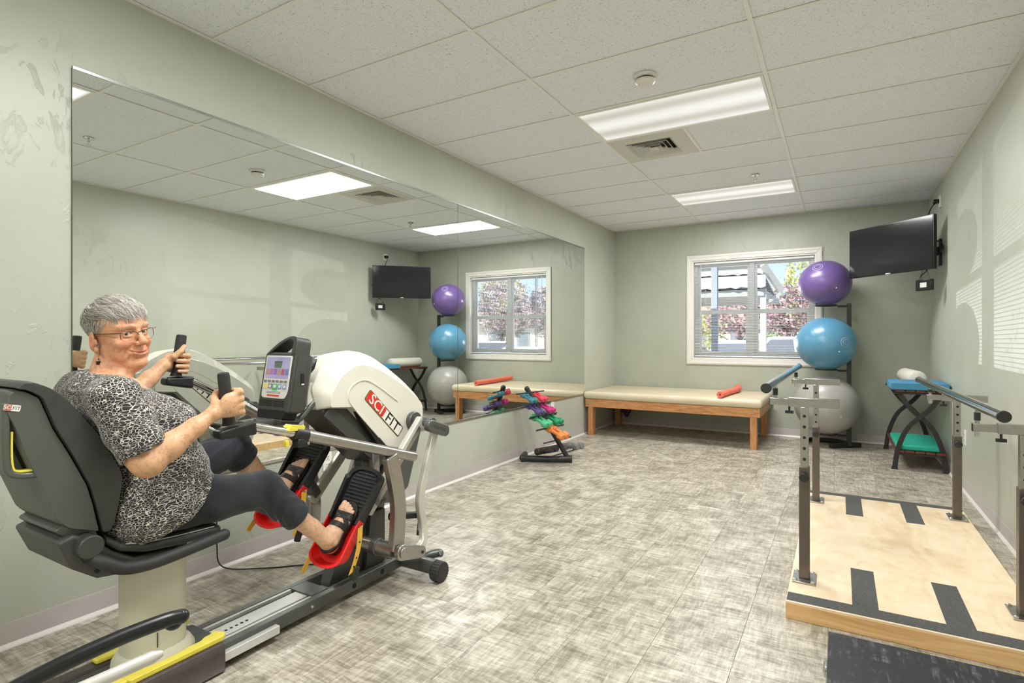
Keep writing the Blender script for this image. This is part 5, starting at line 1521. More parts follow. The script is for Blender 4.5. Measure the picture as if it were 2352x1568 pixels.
for sx in (1, -1):
    xx = XM + sx * .128
    lp_ = bez([(xx, .592, 1.035), (xx, .591, .96), (xx, .592, .880), (xx, .600, .845), (xx, .625, .832), (xx, .66, .829)], 4)
    rings = []
    for i, p in enumerate(lp_):
        d = (lp_[min(i + 1, len(lp_) - 1)] - lp_[max(0, i - 1)]).normalized()
        n_ = Vector((0, d.z, -d.y)).normalized() * .0085; x2 = Vector((.018, 0, 0))
        rings.append([p + n_ + x2, p - n_ + x2, p - n_ - x2, p + n_ - x2])
    gl = B('grab_loop', MB().loft(rings), 'm_shell', .005, bs)
    yl_ = bez([(xx, .604, .955), (xx, .6035, .90), (xx, .606, .860), (xx, .616, .846), (xx, .650, .842)], 4)
    rings = []
    for i, p in enumerate(yl_):
        d = (yl_[min(i + 1, len(yl_) - 1)] - yl_[max(0, i - 1)]).normalized()
        n_ = Vector((0, d.z, -d.y)).normalized() * .0028; x2 = Vector((.014, 0, 0))
        rings.append([p + n_ + x2, p - n_ + x2, p - n_ - x2, p + n_ - x2])
    B('loop_lining', MB().loft(rings), 'm_yellow', .001, gl)
B('back_panel', MB().prism([(.588, 1.03), (.600, 1.03), (.625, .93), (.655, .835), (.640, .835), (.606, .93)], XM - .11, XM + .11, 'X'), 'm_pit', .002, bs)
# badge on the near shell side
bx_ = XM + .1485; ctr = Vector((bx_, .602, 1.020)); ex = Vector((0, .975, -.22)); ey = Vector((0, .22, .975)); nx = Vector((1, 0, 0))
def bplate(name, w, h, th, cx2, mat, par):
    poly = rounded([(-w / 2, -h / 2), (w / 2, -h / 2), (w / 2, h / 2), (-w / 2, h / 2)], .003, 2); c0 = ctr + ex * cx2
    return B(name, MB().loft([[c0 + ex * a + ey * b for a, b in poly], [c0 + ex * a + ey * b + nx * th for a, b in poly]]), mat, 0, par)
bp = bplate('badge', .036, .0165, .0012, 0, 'm_logo_white', bs)
plain('m_badge_red', rgb(186, 112, 96), .5)
bplate('badge_red_field', .017, .0155, .0014, -.009, 'm_badge_red', bp)
put_text('SCI', .0135, 'm_logo_white', bp, ctr + ex * -.009 + nx * .0016, ex, ey, extrude=.0002)
put_text('FIT', .0135, 'm_key_grey', bp, ctr + ex * .009 + nx * .0016, ex, ey, extrude=.0002)

# --- power cord from the machine to the wall
B('power_cord', MB().tube(bez([(-2.79, 1.71, .40), (-2.775, 1.70, .30), (-2.76, 1.69, .15), (-2.74, 1.71, .03), (-2.60, 1.84, .006), (-2.40, 2.02, .006), (-2.20, 2.05, .012), (-2.12, 2.03, .05)], 6), .0035, 8), 'm_black')

# ================================================================== handle of another machine, lower left corner
plain('hn_black', rgb(26, 30, 31), .30, .2, .05, 20)
hd = empty('machine_handle', (-1.24, .45, 0), 'black padded handlebar of a nearby machine at the lower left corner', 'handlebar')
hp = bez([(-1.232, .675, .602), (-1.236, .640, .606), (-1.250, .560, .602), (-1.262, .47, .592), (-1.272, .40, .578), (-1.285, .33, .556), (-1.33, .27, .53), (-1.42, .22, .50)], 6)
MB().tube(hp, [.0150, .0160] + [.0155] * (len(hp) - 2), 20).build('handlebar', 'hn_black', hd)
MB().sphere((-1.232, .675, .602), .0156, 16, 10).build('bar_end', 'hn_black', hd)
MB().sphere((-1.238, .662, .591), (.0145, .018, .0135), 16, 10).build('thumb_switch', 'hn_black', hd)
MB().tube([(-1.196, .617, .561), (-1.20, .60, .560), (-1.235, .44, .545), (-1.30, .24, .46)], [.006, .0125, .0125, .0125], 16).build('inner_rod', 'm_light', hd)
MB().tube([(-1.42, .22, .50), (-1.55, .18, .30), (-1.62, .16, .0)], .03, 18).build('stand_post', 'hn_black', hd)
MB().beam((-1.25, .16, .02), (-1.95, .16, .02), .08, .04).build('stand_foot', 'hn_black', hd, bevel=.005)
MB().tube([(-1.30, .24, .46), (-1.40, .215, .48)], .016, 14).build('rod_joint', 'hn_black', hd)
# ================================================================== person: implicit-surface modelling helpers
f32 = np.float32
def smin(a, b, k):
    if k <= 1e-6: return np.minimum(a, b)
    h = np.clip(0.5 + 0.5 * (b - a) / k, 0, 1)
    return b + (a - b) * h - k * h * (1 - h)
def smax(a, b, k): return -smin(-a, -b, k)

class Fr:
    """frame: world = c + s * R @ local"""
    def __init__(self, c=(0, 0, 0), R=None, s=1.0):
        self.c = np.array(c, float); self.R = np.eye(3) if R is None else np.array(R, float); self.s = s
    def w(self, p): return self.c + self.s * (self.R @ np.array(p, float))
    def loc(self, X, Y, Z):
        x, y, z = (X - self.c[0]) / self.s, (Y - self.c[1]) / self.s, (Z - self.c[2]) / self.s
        R = self.R
        return x * R[0, 0] + y * R[1, 0] + z * R[2, 0], x * R[0, 1] + y * R[1, 1] + z * R[2, 1], x * R[0, 2] + y * R[1, 2] + z * R[2, 2]
ID = Fr()

def cone(a, b, ra, rb=None, fr=ID):
    rb = ra if rb is None else rb
    A, B_ = fr.w(a), fr.w(b); ra *= fr.s; rb *= fr.s
    d = B_ - A; L2 = max(float(d @ d), 1e-12)
    def fn(X, Y, Z):
        x, y, z = X - A[0], Y - A[1], Z - A[2]
        t_ = np.clip((x * d[0] + y * d[1] + z * d[2]) / L2, 0, 1)
        return np.sqrt((x - t_ * d[0]) ** 2 + (y - t_ * d[1]) ** 2 + (z - t_ * d[2]) ** 2) - (ra + (rb - ra) * t_)
    m = max(ra, rb)
    return fn, np.minimum(A, B_) - m, np.maximum(A, B_) + m
def ell(c, r, fr=ID, rot=None):
    R = fr.R if rot is None else fr.R @ np.array(Euler(rot).to_matrix())
    C = fr.w(c); r = np.array(r, float) * fr.s; m = float(max(r))
    F2 = Fr(C, R)
    def fn(X, Y, Z):
        x, y, z = F2.loc(X, Y, Z)
        k0 = np.sqrt((x / r[0]) ** 2 + (y / r[1]) ** 2 + (z / r[2]) ** 2)
        k1 = np.sqrt((x / r[0] ** 2) ** 2 + (y / r[1] ** 2) ** 2 + (z / r[2] ** 2) ** 2) + 1e-9
        return k0 * (k0 - 1) / k1
    return fn, C - m, C + m
def sph(c, r, fr=ID): return ell(c, (r, r, r), fr)
def infl(prim, d):
    fn, lo, hi = prim
    return (lambda X, Y, Z: fn(X, Y, Z) - d), lo - d, hi + d
def chain(ops, pts, rad, k, fr=ID):
    for i in range(len(pts) - 1):
        ops.append(('u', cone(pts[i], pts[i + 1], rad[i], rad[i + 1], fr), k))

class Vol:
    def __init__(self, lo, hi, h):
        self.lo = np.array(lo, float); self.h = h
        n = np.ceil((np.array(hi, float) - self.lo) / h).astype(int) + 1
        self.ax = [(self.lo[i] + h * np.arange(n[i])).astype(f32) for i in range(3)]
        self.F = np.full(tuple(n), 0.2, f32)
    def reg(self, lo, hi):
        s = []
        for i in range(3):
            a = int(max(0, math.floor((lo[i] - self.lo[i]) / self.h))); b = int(min(len(self.ax[i]), math.ceil((hi[i] - self.lo[i]) / self.h) + 1))
            if b <= a: return None
            s.append(slice(a, b))
        return tuple(s)
    def grid(self, s):
        return self.ax[0][s[0]][:, None, None], self.ax[1][s[1]][None, :, None], self.ax[2][s[2]][None, None, :]
    def apply(self, ops, inflate=0.0):
        for op, (fn, lo, hi), k in ops:
            mg = (3 * k[1] if op == 'g' else k) + 3 * self.h + abs(inflate) + .004
            s = self.reg(lo - mg, hi + mg)
            if s is None: continue
            d = fn(*self.grid(s)).astype(f32)
            if op == 'u': self.F[s] = smin(self.F[s], d - inflate, k)
            elif op == 's': self.F[s] = smax(self.F[s], -d, k)
            elif op == 'g': self.F[s] = self.F[s] + (k[0] * np.exp(-(np.maximum(d, 0) / k[1]) ** 2)).astype(f32)
        return self
    def cut(self, fn, k=0.002):
        """keep where fn(X,Y,Z) < 0"""
        s = (slice(None),) * 3
        self.F = smax(self.F, np.broadcast_to(fn(*self.grid(s)), self.F.shape).astype(f32), k)
        return self
    def disp(self, fn):
        s = (slice(None),) * 3
        self.F = (self.F + fn(*self.grid(s))).astype(f32)
        return self
    def mesh(self, smooth=1):
        F = self.F.copy()
        for ax in range(3):
            idx = [slice(None)] * 3
            for e in (0, -1):
                idx[ax] = e; F[tuple(idx)] = np.maximum(F[tuple(idx)], 1e-4)
        nx, ny, nz = F.shape
        ins = F < 0
        c = ins[:-1, :-1, :-1].astype(np.int8)
        cnt = np.zeros((nx - 1, ny - 1, nz - 1), np.int8)
        for i in (0, 1):
            for j in (0, 1):
                for k in (0, 1):
                    cnt += ins[i:nx - 1 + i, j:ny - 1 + j, k:nz - 1 + k]
        act = (cnt > 0) & (cnt < 8)
        I, J, K = np.nonzero(act)
        ids = np.full(act.shape, -1, np.int32); ids[I, J, K] = np.arange(len(I))
        acc = np.zeros((len(I), 3)); num = np.zeros(len(I))
        cor = [(0, 0, 0), (1, 0, 0), (0, 1, 0), (1, 1, 0), (0, 0, 1), (1, 0, 1), (0, 1, 1), (1, 1, 1)]
        val = [F[I + a, J + b, K + c_] for a, b, c_ in cor]
        for p in range(8):
            for q in range(p + 1, 8):
                df = np.abs(np.array(cor[p]) - np.array(cor[q]))
                if df.sum() != 1: continue
                a, b = val[p], val[q]
                m = (a < 0) != (b < 0)
                t_ = np.where(m, a / np.where(m, a - b, 1), 0)
                for x in range(3):
                    acc[:, x] += np.where(m, cor[p][x] + t_ * (cor[q][x] - cor[p][x]), 0)
                num += m
        V = (acc / num[:, None] + np.stack([I, J, K], 1)) * self.h + self.lo
        quads = []
        for ax in range(3):
            o1, o2 = [(1, 2), (2, 0), (0, 1)][ax]
            sl0 = [slice(1, -1)] * 3; sl1 = [slice(1, -1)] * 3
            sl0[ax] = slice(0, -1); sl1[ax] = slice(1, None)
            A, B_ = ins[tuple(sl0)], ins[tuple(sl1)]
            for flip in (0, 1):
                m = (A & ~B_) if flip == 0 else (~A & B_)
                g = np.stack(np.nonzero(m), 1)
                if len(g) == 0: continue
                g = g + 1; g[:, ax] -= 1
                def cell(d1, d2):
                    q = g.copy(); q[:, o1] -= d1; q[:, o2] -= d2
                    return ids[q[:, 0], q[:, 1], q[:, 2]]
                qd = np.stack([cell(1, 1), cell(0, 1), cell(0, 0), cell(1, 0)], 1)
                quads.append(qd if flip == 0 else qd[:, ::-1])
        Q = np.concatenate(quads)
        Q = Q[(Q >= 0).all(1)]
        for _ in range(smooth):
            S = np.zeros_like(V); N = np.zeros(len(V))
            for a, b in ((0, 1), (1, 2), (2, 3), (3, 0)):
                np.add.at(S, Q[:, a], V[Q[:, b]]); np.add.at(S, Q[:, b], V[Q[:, a]])
                np.add.at(N, Q[:, a], 1); np.add.at(N, Q[:, b], 1)
            V = V * .45 + .55 * S / np.maximum(N, 1)[:, None]
        return V, Q

def sdf_object(name, VQ, mat, parent, tint=None):
    V, Q = VQ
    off = np.array(world_loc(parent)) if parent is not None else np.zeros(3)
    me = bpy.data.meshes.new(name)
    me.vertices.add(len(V)); me.vertices.foreach_set('co', (V - off).astype(f32).ravel())
    me.loops.add(len(Q) * 4); me.loops.foreach_set('vertex_index', Q.astype(np.int32).ravel())
    me.polygons.add(len(Q)); me.polygons.foreach_set('loop_start', np.arange(0, len(Q) * 4, 4, dtype=np.int32))
    me.update(calc_edges=True); me.validate()
    me.shade_smooth()
    if tint is not None:
        ca = me.color_attributes.new('tint', 'FLOAT_COLOR', 'POINT')
        ca.data.foreach_set('color', np.concatenate([tint, np.ones((len(V), 1))], 1).astype(f32).ravel())
    return link_mesh(name, me, mat, parent)

# ------------------------------------------------------------------ person materials
t = NT('skin')
at = t.node('ShaderNodeAttribute'); at.attribute_name = 'tint'
v = t.coords('World')
mott = t.ramp(t.noise(v, 55, 4, .6), [(0.30, (.80, .74, .70, 1)), (0.5, (1, 1, 1, 1)), (0.72, (1.08, 1.05, 1.02, 1))])
spots = t.ramp(t.noise(v, 120, 2, .5), [(0.60, (1, 1, 1, 1)), (0.70, (.74, .62, .52, 1))])
c_ = t.mix(1.0, at.outputs['Color'], mott, 'MULTIPLY')
c_ = t.mix(.6, c_, spots, 'MULTIPLY')
t.set(c_, .46, 0, Subsurface_Weight=.12, Subsurface_Scale=.01)
t.p.inputs['Subsurface Radius'].default_value = (1.0, .45, .25)
wr = t.math('ADD', t.noise(t.coords('World', (1, 1, 2.2)), 70, 4, .6, .8), t.math('MULTIPLY', t.noise(v, 260, 2), .35))
t.bump(wr, .28, .004)

t = NT('blouse_print')
v = t.coords('World', (1.0, .62, 1.25), (.55, .0, 0))
nz_ = t.node('ShaderNodeTexNoise'); nz_.inputs['Scale'].default_value = 16; t.link(v, nz_.inputs['Vector'])
mx = t.node('ShaderNodeMix'); mx.data_type = 'VECTOR'; mx.inputs[0].default_value = .045
t.link(v, mx.inputs[4]); t.link(nz_.outputs['Color'], mx.inputs[5])
vo = t.node('ShaderNodeTexVoronoi'); vo.feature = 'DISTANCE_TO_EDGE'; vo.inputs['Scale'].default_value = 120; vo.inputs['Randomness'].default_value = 1.0
t.link(mx.outputs[1], vo.inputs['Vector'])
brk = t.ramp(t.noise(v, 60, 2), [(0.36, 0.35), (0.5, 1.0)])
ln = t.ramp(t.math('MULTIPLY', vo.outputs['Distance'], 1.0), [(0.036, 1.0), (0.070, 0.0)])
t.set(t.mix(t.math('MULTIPLY', ln, brk), rgb(26, 25, 29), rgb(222, 217, 204)), .75, 0, Sheen_Weight=.15)
t.bump(t.noise(t.coords('World'), 60, 3), .18, .004)

t = NT('trouser_navy'); v = t.coords('World')
t.set(t.ramp(t.noise(v, 12, 4), [(0.3, rgb(24, 28, 36)), (0.7, rgb(38, 43, 52))]), .8, 0, Sheen_Weight=.2)
t.bump(t.math('ADD', t.noise(v, 30, 3, .6, .8), t.math('MULTIPLY', t.noise(v, 900, 1), .1)), .3, .006)
plain('sandal_black', rgb(38, 36, 34), .5, 0, .1, 60, .1)
plain('sandal_trim', rgb(190, 186, 178), .5)
plain('glasses_metal', rgb(104, 84, 72), .3, .8)
t = NT('glasses_lens'); t.set((1, 1, 1, 1), .02, 0, Transmission_Weight=1.0, IOR=1.02); t.p.inputs['Alpha'].default_value = .12
plain('earring_black', rgb(34, 32, 32), .3); plain('earring_wire', rgb(190, 180, 150), .25, 1.0)
t = NT('eye_white'); v = t.coords('Object')
t.set(t.ramp(t.noise(v, 200, 2), [(0.3, rgb(184, 174, 166)), (0.7, rgb(200, 192, 184))]), .12)
plain('eye_iris', rgb(58, 70, 74), .1, 0, .3, 900); plain('eye_pupil', rgb(12, 12, 12), .08)
t = NT('hair_grey')
at = t.node('ShaderNodeAttribute'); at.attribute_name = 'tint'
t.set(at.outputs['Color'], .42, 0, Specular_IOR_Level=.4)

# ------------------------------------------------------------------ skeleton points
SHN, SHF = (-1.893, .842, 1.020), (-2.232, .885, 1.024)
ELN, ELF = (-1.808, .893, .832), (-2.300, 1.000, .925)
GN0, GN1 = np.array((-1.800, 1.146, .912)), np.array((-1.800, 1.124, 1.091))
GF0, GF1 = np.array((-2.330, 1.254, 1.052)), np.array((-2.330, 1.277, 1.222))
HIPN, HIPF = (-1.968, .990, .640), (-2.152, .990, .640)
KNN, KNF = (-1.935, 1.368, .618), (-2.195, 1.405, .752)
WN, WF = PED_N[0], PED_F[0]
def fw(W, s, u, w): return np.array(W(s, u, w))

# ------------------------------------------------------------------ body pieces
def hand_ops(c, a, f, s, fingers_h, wrist, thumb, Rg=.0195, tint=None):
    """c grip centre, a grip axis, f forward, s back-of-hand side"""
    a, f, s = [np.array(q, float) for q in (a, f, s)]
    def pos(th, rho, h): th = math.radians(th); return c + a * h + (s * math.cos(th) + f * math.sin(th)) * rho
    ops = []
    tips = []
    for i, (h, ln) in enumerate(zip(fingers_h, (1.0, 1.06, 1.0, .86))):
        r0 = (.0118, .0118, .0112, .0100)[i]
        mcp = pos(32, .0455, h * 1.02)
        pip = pos(95, Rg + .0165, h)
        dip = pos(95 + 62 * ln, Rg + .0100, h - .001)
        tip = pos(95 + 112 * ln, Rg + .0086, h - .002)
        ops.append(('u', cone(mcp, pip, r0, r0 * .92), .004))
        ops.append(('u', cone(pip, dip, r0 * .92, r0 * .82), .002))
        ops.append(('u', cone(dip, tip, r0 * .82, r0 * .74), .002))
        ops.append(('u', sph(mcp + s * .002, r0 * 1.04), .006))
        ops.append(('u', sph(pip, r0 * .98), .003))
        ops.append(('u', cone(np.array(wrist) + s * .002, mcp, .0175, r0 * 1.0), .010))
        tips.append((tip, pos(95 + 118 * ln, Rg + .0165, h - .002)))
    ops.append(('u', ell(c + s * .034 + a * .0 - f * .012, (.020, .034, .034), Fr((0, 0, 0), np.stack([s, f, a], 1))), .012))
    ops[-1] = ('u', ell((0, 0, 0), (.019, .034, .040), Fr(c + s * .034 - f * .010, np.stack([s, f, a], 1))), .012)
    tp = [pos(*q) for q in thumb]
    ops.append(('u', cone(np.array(wrist), tp[0], .020, .0165), .012))
    ops.append(('u', cone(tp[0], tp[1], .0165, .0125), .006))
    ops.append(('u', cone(tp[1], tp[2], .0125, .0112), .003))
    ops.append(('u', cone(tp[2], tp[3], .0112, .0090), .003))
    tips.append((tp[3], tp[3]))
    return ops, tips
aN = (GN1 - GN0) / np.linalg.norm(GN1 - GN0); fN = np.array((0, aN[2], -aN[1]))
aF = (GF1 - GF0) / np.linalg.norm(GF1 - GF0); fF = np.array((0, aF[2], -aF[1]))
cN = GN0 + aN * .074; cF = GF0 + aF * .056
WRN = cN + aN * -.022 - fN * .062 + np.array((.014, 0, 0))
WRF = cF + aF * -.016 - fF * .056 + np.array((.004, 0, 0))
HAND_N, TIPS_N = hand_ops(cN, aN, fN, (1, 0, 0), (.036, .013, -.010, -.032), WRN, [(-78, .044, .004), (-118, .036, .022), (-150, .032, .036), (-185, .0300, .044)])
HAND_F, TIPS_F = hand_ops(cF, aF, fF, (-1, 0, 0), (.032, .010, -.012, -.032), WRF, [(-92, .042, .002), (-128, .041, .022), (-160, .035, .046), (-180, .0305, .068)])

ARMS = []
def arm(sh, el, wr, hand):
    sh, el, wr = map(np.array, (sh, el, wr))
    o = []
    m = sh + (el - sh) * .55
    o.append(('u', cone(sh, m, .052, .050), .02)); o.append(('u', cone(m, el, .050, .043), .02))
    o.append(('u', sph(el - (wr - el) * .03, .041), .015))
    fm = el + (wr - el) * .30
    o.append(('u', cone(el, fm, .042, .041), .015)); o.append(('u', cone(fm, el + (wr - el) * .72, .041, .030), .015))
    o.append(('u', cone(el + (wr - el) * .72, wr, .030, .0215), .012))
    return o + hand
ARM_N = arm(SHN, ELN, WRN, HAND_N)
# loose skin under the near upper arm
ARM_N.insert(2, ('u', ell((-1.828, .876, .862), (.042, .046, .055)), .02))
ARM_F = arm(SHF, ELF, WRF, HAND_F)

def leg(hip, knee, ank, W, s0, sside):
    hip, knee, ank = map(np.array, (hip, knee, ank))
    o = []
    mid = hip + (knee - hip) * .5
    o.append(('u', cone(hip, mid, .072, .064), .02)); o.append(('u', cone(mid, knee, .064, .054), .02))
    o.append(('u', sph(knee + np.array((0, .008, .006)), .055), .02))
    cal = knee + (ank - knee) * .35 + np.array((0, -.003, -.005))
    o.append(('u', cone(knee, cal, .050, .047), .02)); o.append(('u', cone(cal, knee + (ank - knee) * .75, .046, .034), .02))
    o.append(('u', cone(knee + (ank - knee) * .75, ank, .035, .033), .015))
    return o
def foot(W, s0, sg, length=.222):
    """foot along the pedal plate from heel s0; sg=+1: big toe on -x side (near, right foot)"""
    o = []; L = length; base = .022          # top of the sandal sole
    def q(s, u, w): return fw(W, s0 + s * L, u, base + w)
    o.append(('u', ell((0, 0, 0), (.033, .036, .034), Fr(q(.12, 0, .030), np.eye(3))), .015))
    o.append(('u', cone(q(.10, 0, .030), q(.30, 0, .050), .032, .034), .02))
    o.append(('u', cone(q(.30, 0, .046), q(.55, .003 * sg, .034), .034, .026), .02))
    o.append(('u', cone(q(.14, 0, .024), q(.66, .008 * sg, .014), .026, .017), .02))
    o.append(('u', cone(q(.45, -.014 * sg, .024), q(.72, -.022 * sg, .013), .022, .015), .018))
    o.append(('u', cone(q(.45, .016 * sg, .018), q(.68, .030 * sg, .010), .020, .012), .018))
    tl = [(-.030, .80, .985, .0118), (-.0125, .80, .975, .0090), (.002, .78, .945, .0085), (.0155, .755, .905, .0080), (.0285, .72, .855, .0078)]
    toes = []
    for u, a_, b_, r in tl:
        o.append(('u', cone(q(a_ - .10, u * .95 * sg, .013), q(a_ + .03, u * sg, .017), r * 1.05, r), .006))
        o.append(('u', cone(q(a_ + .03, u * sg, .017), q(b_ - .03, u * sg, .010), r, r * .9), .003))
        toes.append(q(b_ - .03, u * sg, .010 + r))
    o.append(('u', sph(q(.16, .030, .052), .011), .012)); o.append(('u', sph(q(.16, -.030, .056), .011), .012))
    return o, q, toes
FOOT_N, QN, TOES_N = foot(WN, -.004, 1.0)
FOOT_F, QF, TOES_F = foot(WF, .050, -1.0)
AKN = QN(.16, 0, .075); AKF = QF(.16, 0, .075)
LEG_N = leg(HIPN, KNN, AKN, WN, 0, 1) + [('u', cone(AKN, QN(.17, 0, .04), .032, .033), .02)]
LEG_F = leg(HIPF, KNF, AKF, WF, 0, -1) + [('u', cone(AKF, QF(.17, 0, .04), .032, .033), .02)]

TORSO = [('u', ell((-2.06, .970, .660), (.160, .125, .090)), .04),
         ('u', ell((-2.06, 1.045, .745), (.158, .150, .125)), .07),
         ('u', ell((-2.06, .972, .885), (.155, .140, .135)), .07),
         ('u', ell((-2.06, .885, .990), (.158, .098, .090)), .06),
         ('u', sph((-1.985, 1.052, .905), .074), .05), ('u', sph((-2.128, 1.066, .905), .074), .05),
         ('u', cone((-2.06, .868, 1.030), SHN, .060, .050), .05), ('u', cone((-2.06, .876, 1.030), SHF, .060, .050), .05)]

# ------------------------------------------------------------------ head
HY, HP, HRo = math.radians(14), math.radians(-1.0), math.radians(9.3)
fv = np.array((math.cos(HY) * math.cos(HP), math.sin(HY) * math.cos(HP), math.sin(HP)))
lv = np.cross((0, 0, 1), fv); lv /= np.linalg.norm(lv); uv = np.cross(fv, lv)
l2 = lv * math.cos(HRo) + uv * math.sin(HRo); u2 = uv * math.cos(HRo) - lv * math.sin(HRo)
HD = Fr((-2.0617, .9215, 1.2275), np.stack([l2, fv, u2], 1), .97)     # local x her left, y forward, z up
hd_ = HD
HEAD = []
def hu(p, k=.02): HEAD.append(('u', p, k))
def hs_(p, k=.006): HEAD.append(('s', p, k))
hu(ell((0, -.004, .034), (.0715, .083, .076), hd_), .0)
hu(ell((0, .028, -.030), (.064, .062, .082), hd_), .03)
hu(ell((0, .020, .030), (.066, .066, .050), hd_), .03)                      # forehead
for s in (-1, 1):
    hu(cone((s * .047, .000, -.056), (s * .017, .066, -.104), .020, .018, hd_), .020)   # jaw
    hu(ell((s * .039, .062, -.033), (.025, .023, .020), hd_), .016)               # cheek
    hu(ell((s * .041, .050, -.070), (.018, .019, .021), hd_), .022)               # jowl
    hu(cone((s * .010, .088, .020), (s * .046, .074, .021), .0085, .007, hd_), .012)  # brow
hu(ell((0, .072, -.104), (.024, .022, .020), hd_), .018)                     # chin
hu(ell((0, .082, -.068), (.030, .014, .020), hd_), .014)                     # muzzle
# nose
hu(cone((0, .089, .006), (0, .110, -.028), .0075, .0105, hd_), .010)
hu(sph((0, .1095, -.031), .0118, hd_), .006)
for s in (-1, 1): hu(ell((s * .0125, .0985, -.035), (.0085, .010, .0078), hd_), .005)
for s in (-1, 1): hs_(ell((s * .0065, .1045, -.0435), (.0034, .0050, .0030), hd_), .003)
# eye sockets and lids
for s in (-1, 1):
    hs_(ell((s * .031, .0935, .002), (.0180, .0140, .0110), hd_), .010)
    hu(ell((s * .031, .0735, .0005), (.0160, .0142, .0128), hd_), .003)
    hs_(ell((s * .0312, .0905, -.0010), (.0140, .0125, .0052), hd_, (0, s * .10, 0)), .0014)
    hu(cone((s * .020, .0860, .0072), (s * .044, .0790, .0052), .0030, .0026, hd_), .003)   # upper lid fold
    hu(cone((s * .021, .0842, -.0100), (s * .041, .0790, -.0095), .0034, .0030, hd_), .006)  # lower pouch
# ears
for s in (-1, 1):
    er_ = (0, s * -.10, s * -.42)
    hu(ell((s * .0800, -.014, -.018), (.0075, .0190, .0310), hd_, er_), .005)
    hu(ell((s * .0785, -.004, -.048), (.0065, .0105, .0120), hd_), .005)
    hs_(ell((s * .0880, -.010, -.012), (.0065, .0115, .0205), hd_, er_), .003)
    hu(cone((s * .0800, .003, -.026), (s * .0800, .003, -.016), .0050, .0040, hd_), .003)
    hu(cone((s * .0815, -.016, -.030), (s * .0830, -.012, -.004), .0036, .0030, hd_), .003)
# neck, with loose skin below the chin
NB = np.array((-2.055, .878, 1.045))
nbl = (HD.R.T @ (NB - HD.c)) / HD.s
hu(cone((0, -.022, -.050), tuple(nbl), .046, .056, hd_), .016)
hu(cone((0, .046, -.108), tuple(nbl + np.array((.010, .034, .022))), .022, .026, hd_), .026)
for s in (-1, 1): GRV_N = None

BODY = TORSO + ARM_N + ARM_F + LEG_N + LEG_F + FOOT_N + FOOT_F
CHESTUP = [('u', ell((-2.055, .905, 1.005), (.120, .085, .070)), .05)]

def bounds(ops, pad=.02):
    return np.min([o[1][1] for o in ops], 0) - pad, np.max([o[1][2] for o in ops], 0) + pad

parts_v, parts_q, tints = [], [], []
BASE = np.array(rgb(212, 156, 120)[:3]); LIPC = np.array(rgb(186, 98, 88)[:3]); CHK = np.array(rgb(216, 136, 104)[:3]); ARMC = np.array(rgb(212, 166, 128)[:3])
def add_piece(VQ, tint):
    k = sum(len(p) for p in parts_v)
    parts_v.append(VQ[0]); parts_q.append(VQ[1] + k); tints.append(tint)
def base_tint(V, c): return np.tile(c, (len(V), 1))
def dab(T, V, c, r, col, amt=1.0):
    d = np.linalg.norm(V - np.array(c), axis=1)
    w = (np.clip(1 - d / r, 0, 1) ** 1.2 * amt)[:, None]
    return T * (1 - w) + col * w
# head and neck, finest
lo, hi = bounds([o for o in HEAD if o[0] == 'u'], .01); lo[2] = 1.035
vol = Vol(lo, hi, .0016).apply(HEAD + CHESTUP)
def skin_y(x, z, extra=0.0):
    """local forward distance of the face surface at (x, z)"""
    for y in np.arange(.130, .0, -.0006):
        p = HD.w((x, y, z)); ix = ((p - vol.lo) / vol.h).astype(int)
        if (ix < 0).any() or (ix >= np.array(vol.F.shape)).any(): continue
        if vol.F[ix[0], ix[1], ix[2]] < 0: return y + extra
    return .06
def onface(pts, n=5, extra=0.0):
    """resample an (x, z) polyline and lay it on the face"""
    P2 = bez([(a, 0, b) for a, b in pts], n)
    return [(p.x, skin_y(p.x, p.z, extra), p.z) for p in P2]
# lips
MOUTH = [(-.0325, -.0575), (-.0230, -.0628), (-.0115, -.0668), (0, -.0682), (.0115, -.0668), (.0230, -.0628), (.0325, -.0575)]
mline = onface(MOUTH, 3)
upl = onface([(-.0270, -.0580), (-.0150, -.0618), (-.0050, -.0634), (0, -.0640), (.0050, -.0634), (.0150, -.0618), (.0270, -.0580)], 3)
lol = onface([(-.0240, -.0660), (-.0130, -.0712), (0, -.0738), (.0130, -.0712), (.0240, -.0660)], 4)
LIPS = []
for L_, r_ in ((upl, .0030), (lol, .0040)):
    for a, b in zip(L_[:-1], L_[1:]): LIPS.append(('u', cone((a[0], a[1] - .0008, a[2]), (b[0], b[1] - .0008, b[2]), r_, r_, hd_), .004))
vol.apply(LIPS)
GRV = []
def hg(pts, depth, width, n=4):
    """soft crease along a polyline of (x, z) laid on the face"""
    L_ = onface(pts, n)
    fns = [cone(L_[q], L_[q + 1], .0001, .0001, hd_) for q in range(len(L_) - 1)]
    def fn(X, Y, Z):
        d = fns[0][0](X, Y, Z)
        for f_ in fns[1:]: d = np.minimum(d, f_[0](X, Y, Z))
        return d
    GRV.append(('g', (fn, np.min([f_[1] for f_ in fns], 0), np.max([f_[2] for f_ in fns], 0)), (depth * hd_.s, width * hd_.s)))
hg(MOUTH, .0050, .0020, 3)
for s in (-1, 1):
    hg([(s * .0170, -.0330), (s * .0270, -.0430), (s * .0375, -.0560), (s * .0410, -.0700)], .0030, .0040)          # smile fold
    hg([(s * .0470, -.0460), (s * .0530, -.0620), (s * .0520, -.0800)], .0013, .0030)
    hg([(s * .0300, -.0740), (s * .0330, -.0920)], .0018, .0032)
    for zz, ze in ((.004, .011), (-.002, .001), (-.008, -.010)): hg([(s * .0470, zz), (s * .0590, ze)], .0009, .0013, 2)
    hg([(s * .0170, -.0110), (s * .0310, -.0165), (s * .0450, -.0120)], .0015, .0024)                              # pouch edge
    hg([(s * .0170, .0085), (s * .0310, .0118), (s * .0460, .0075)], .0014, .0016)                                 # lid crease
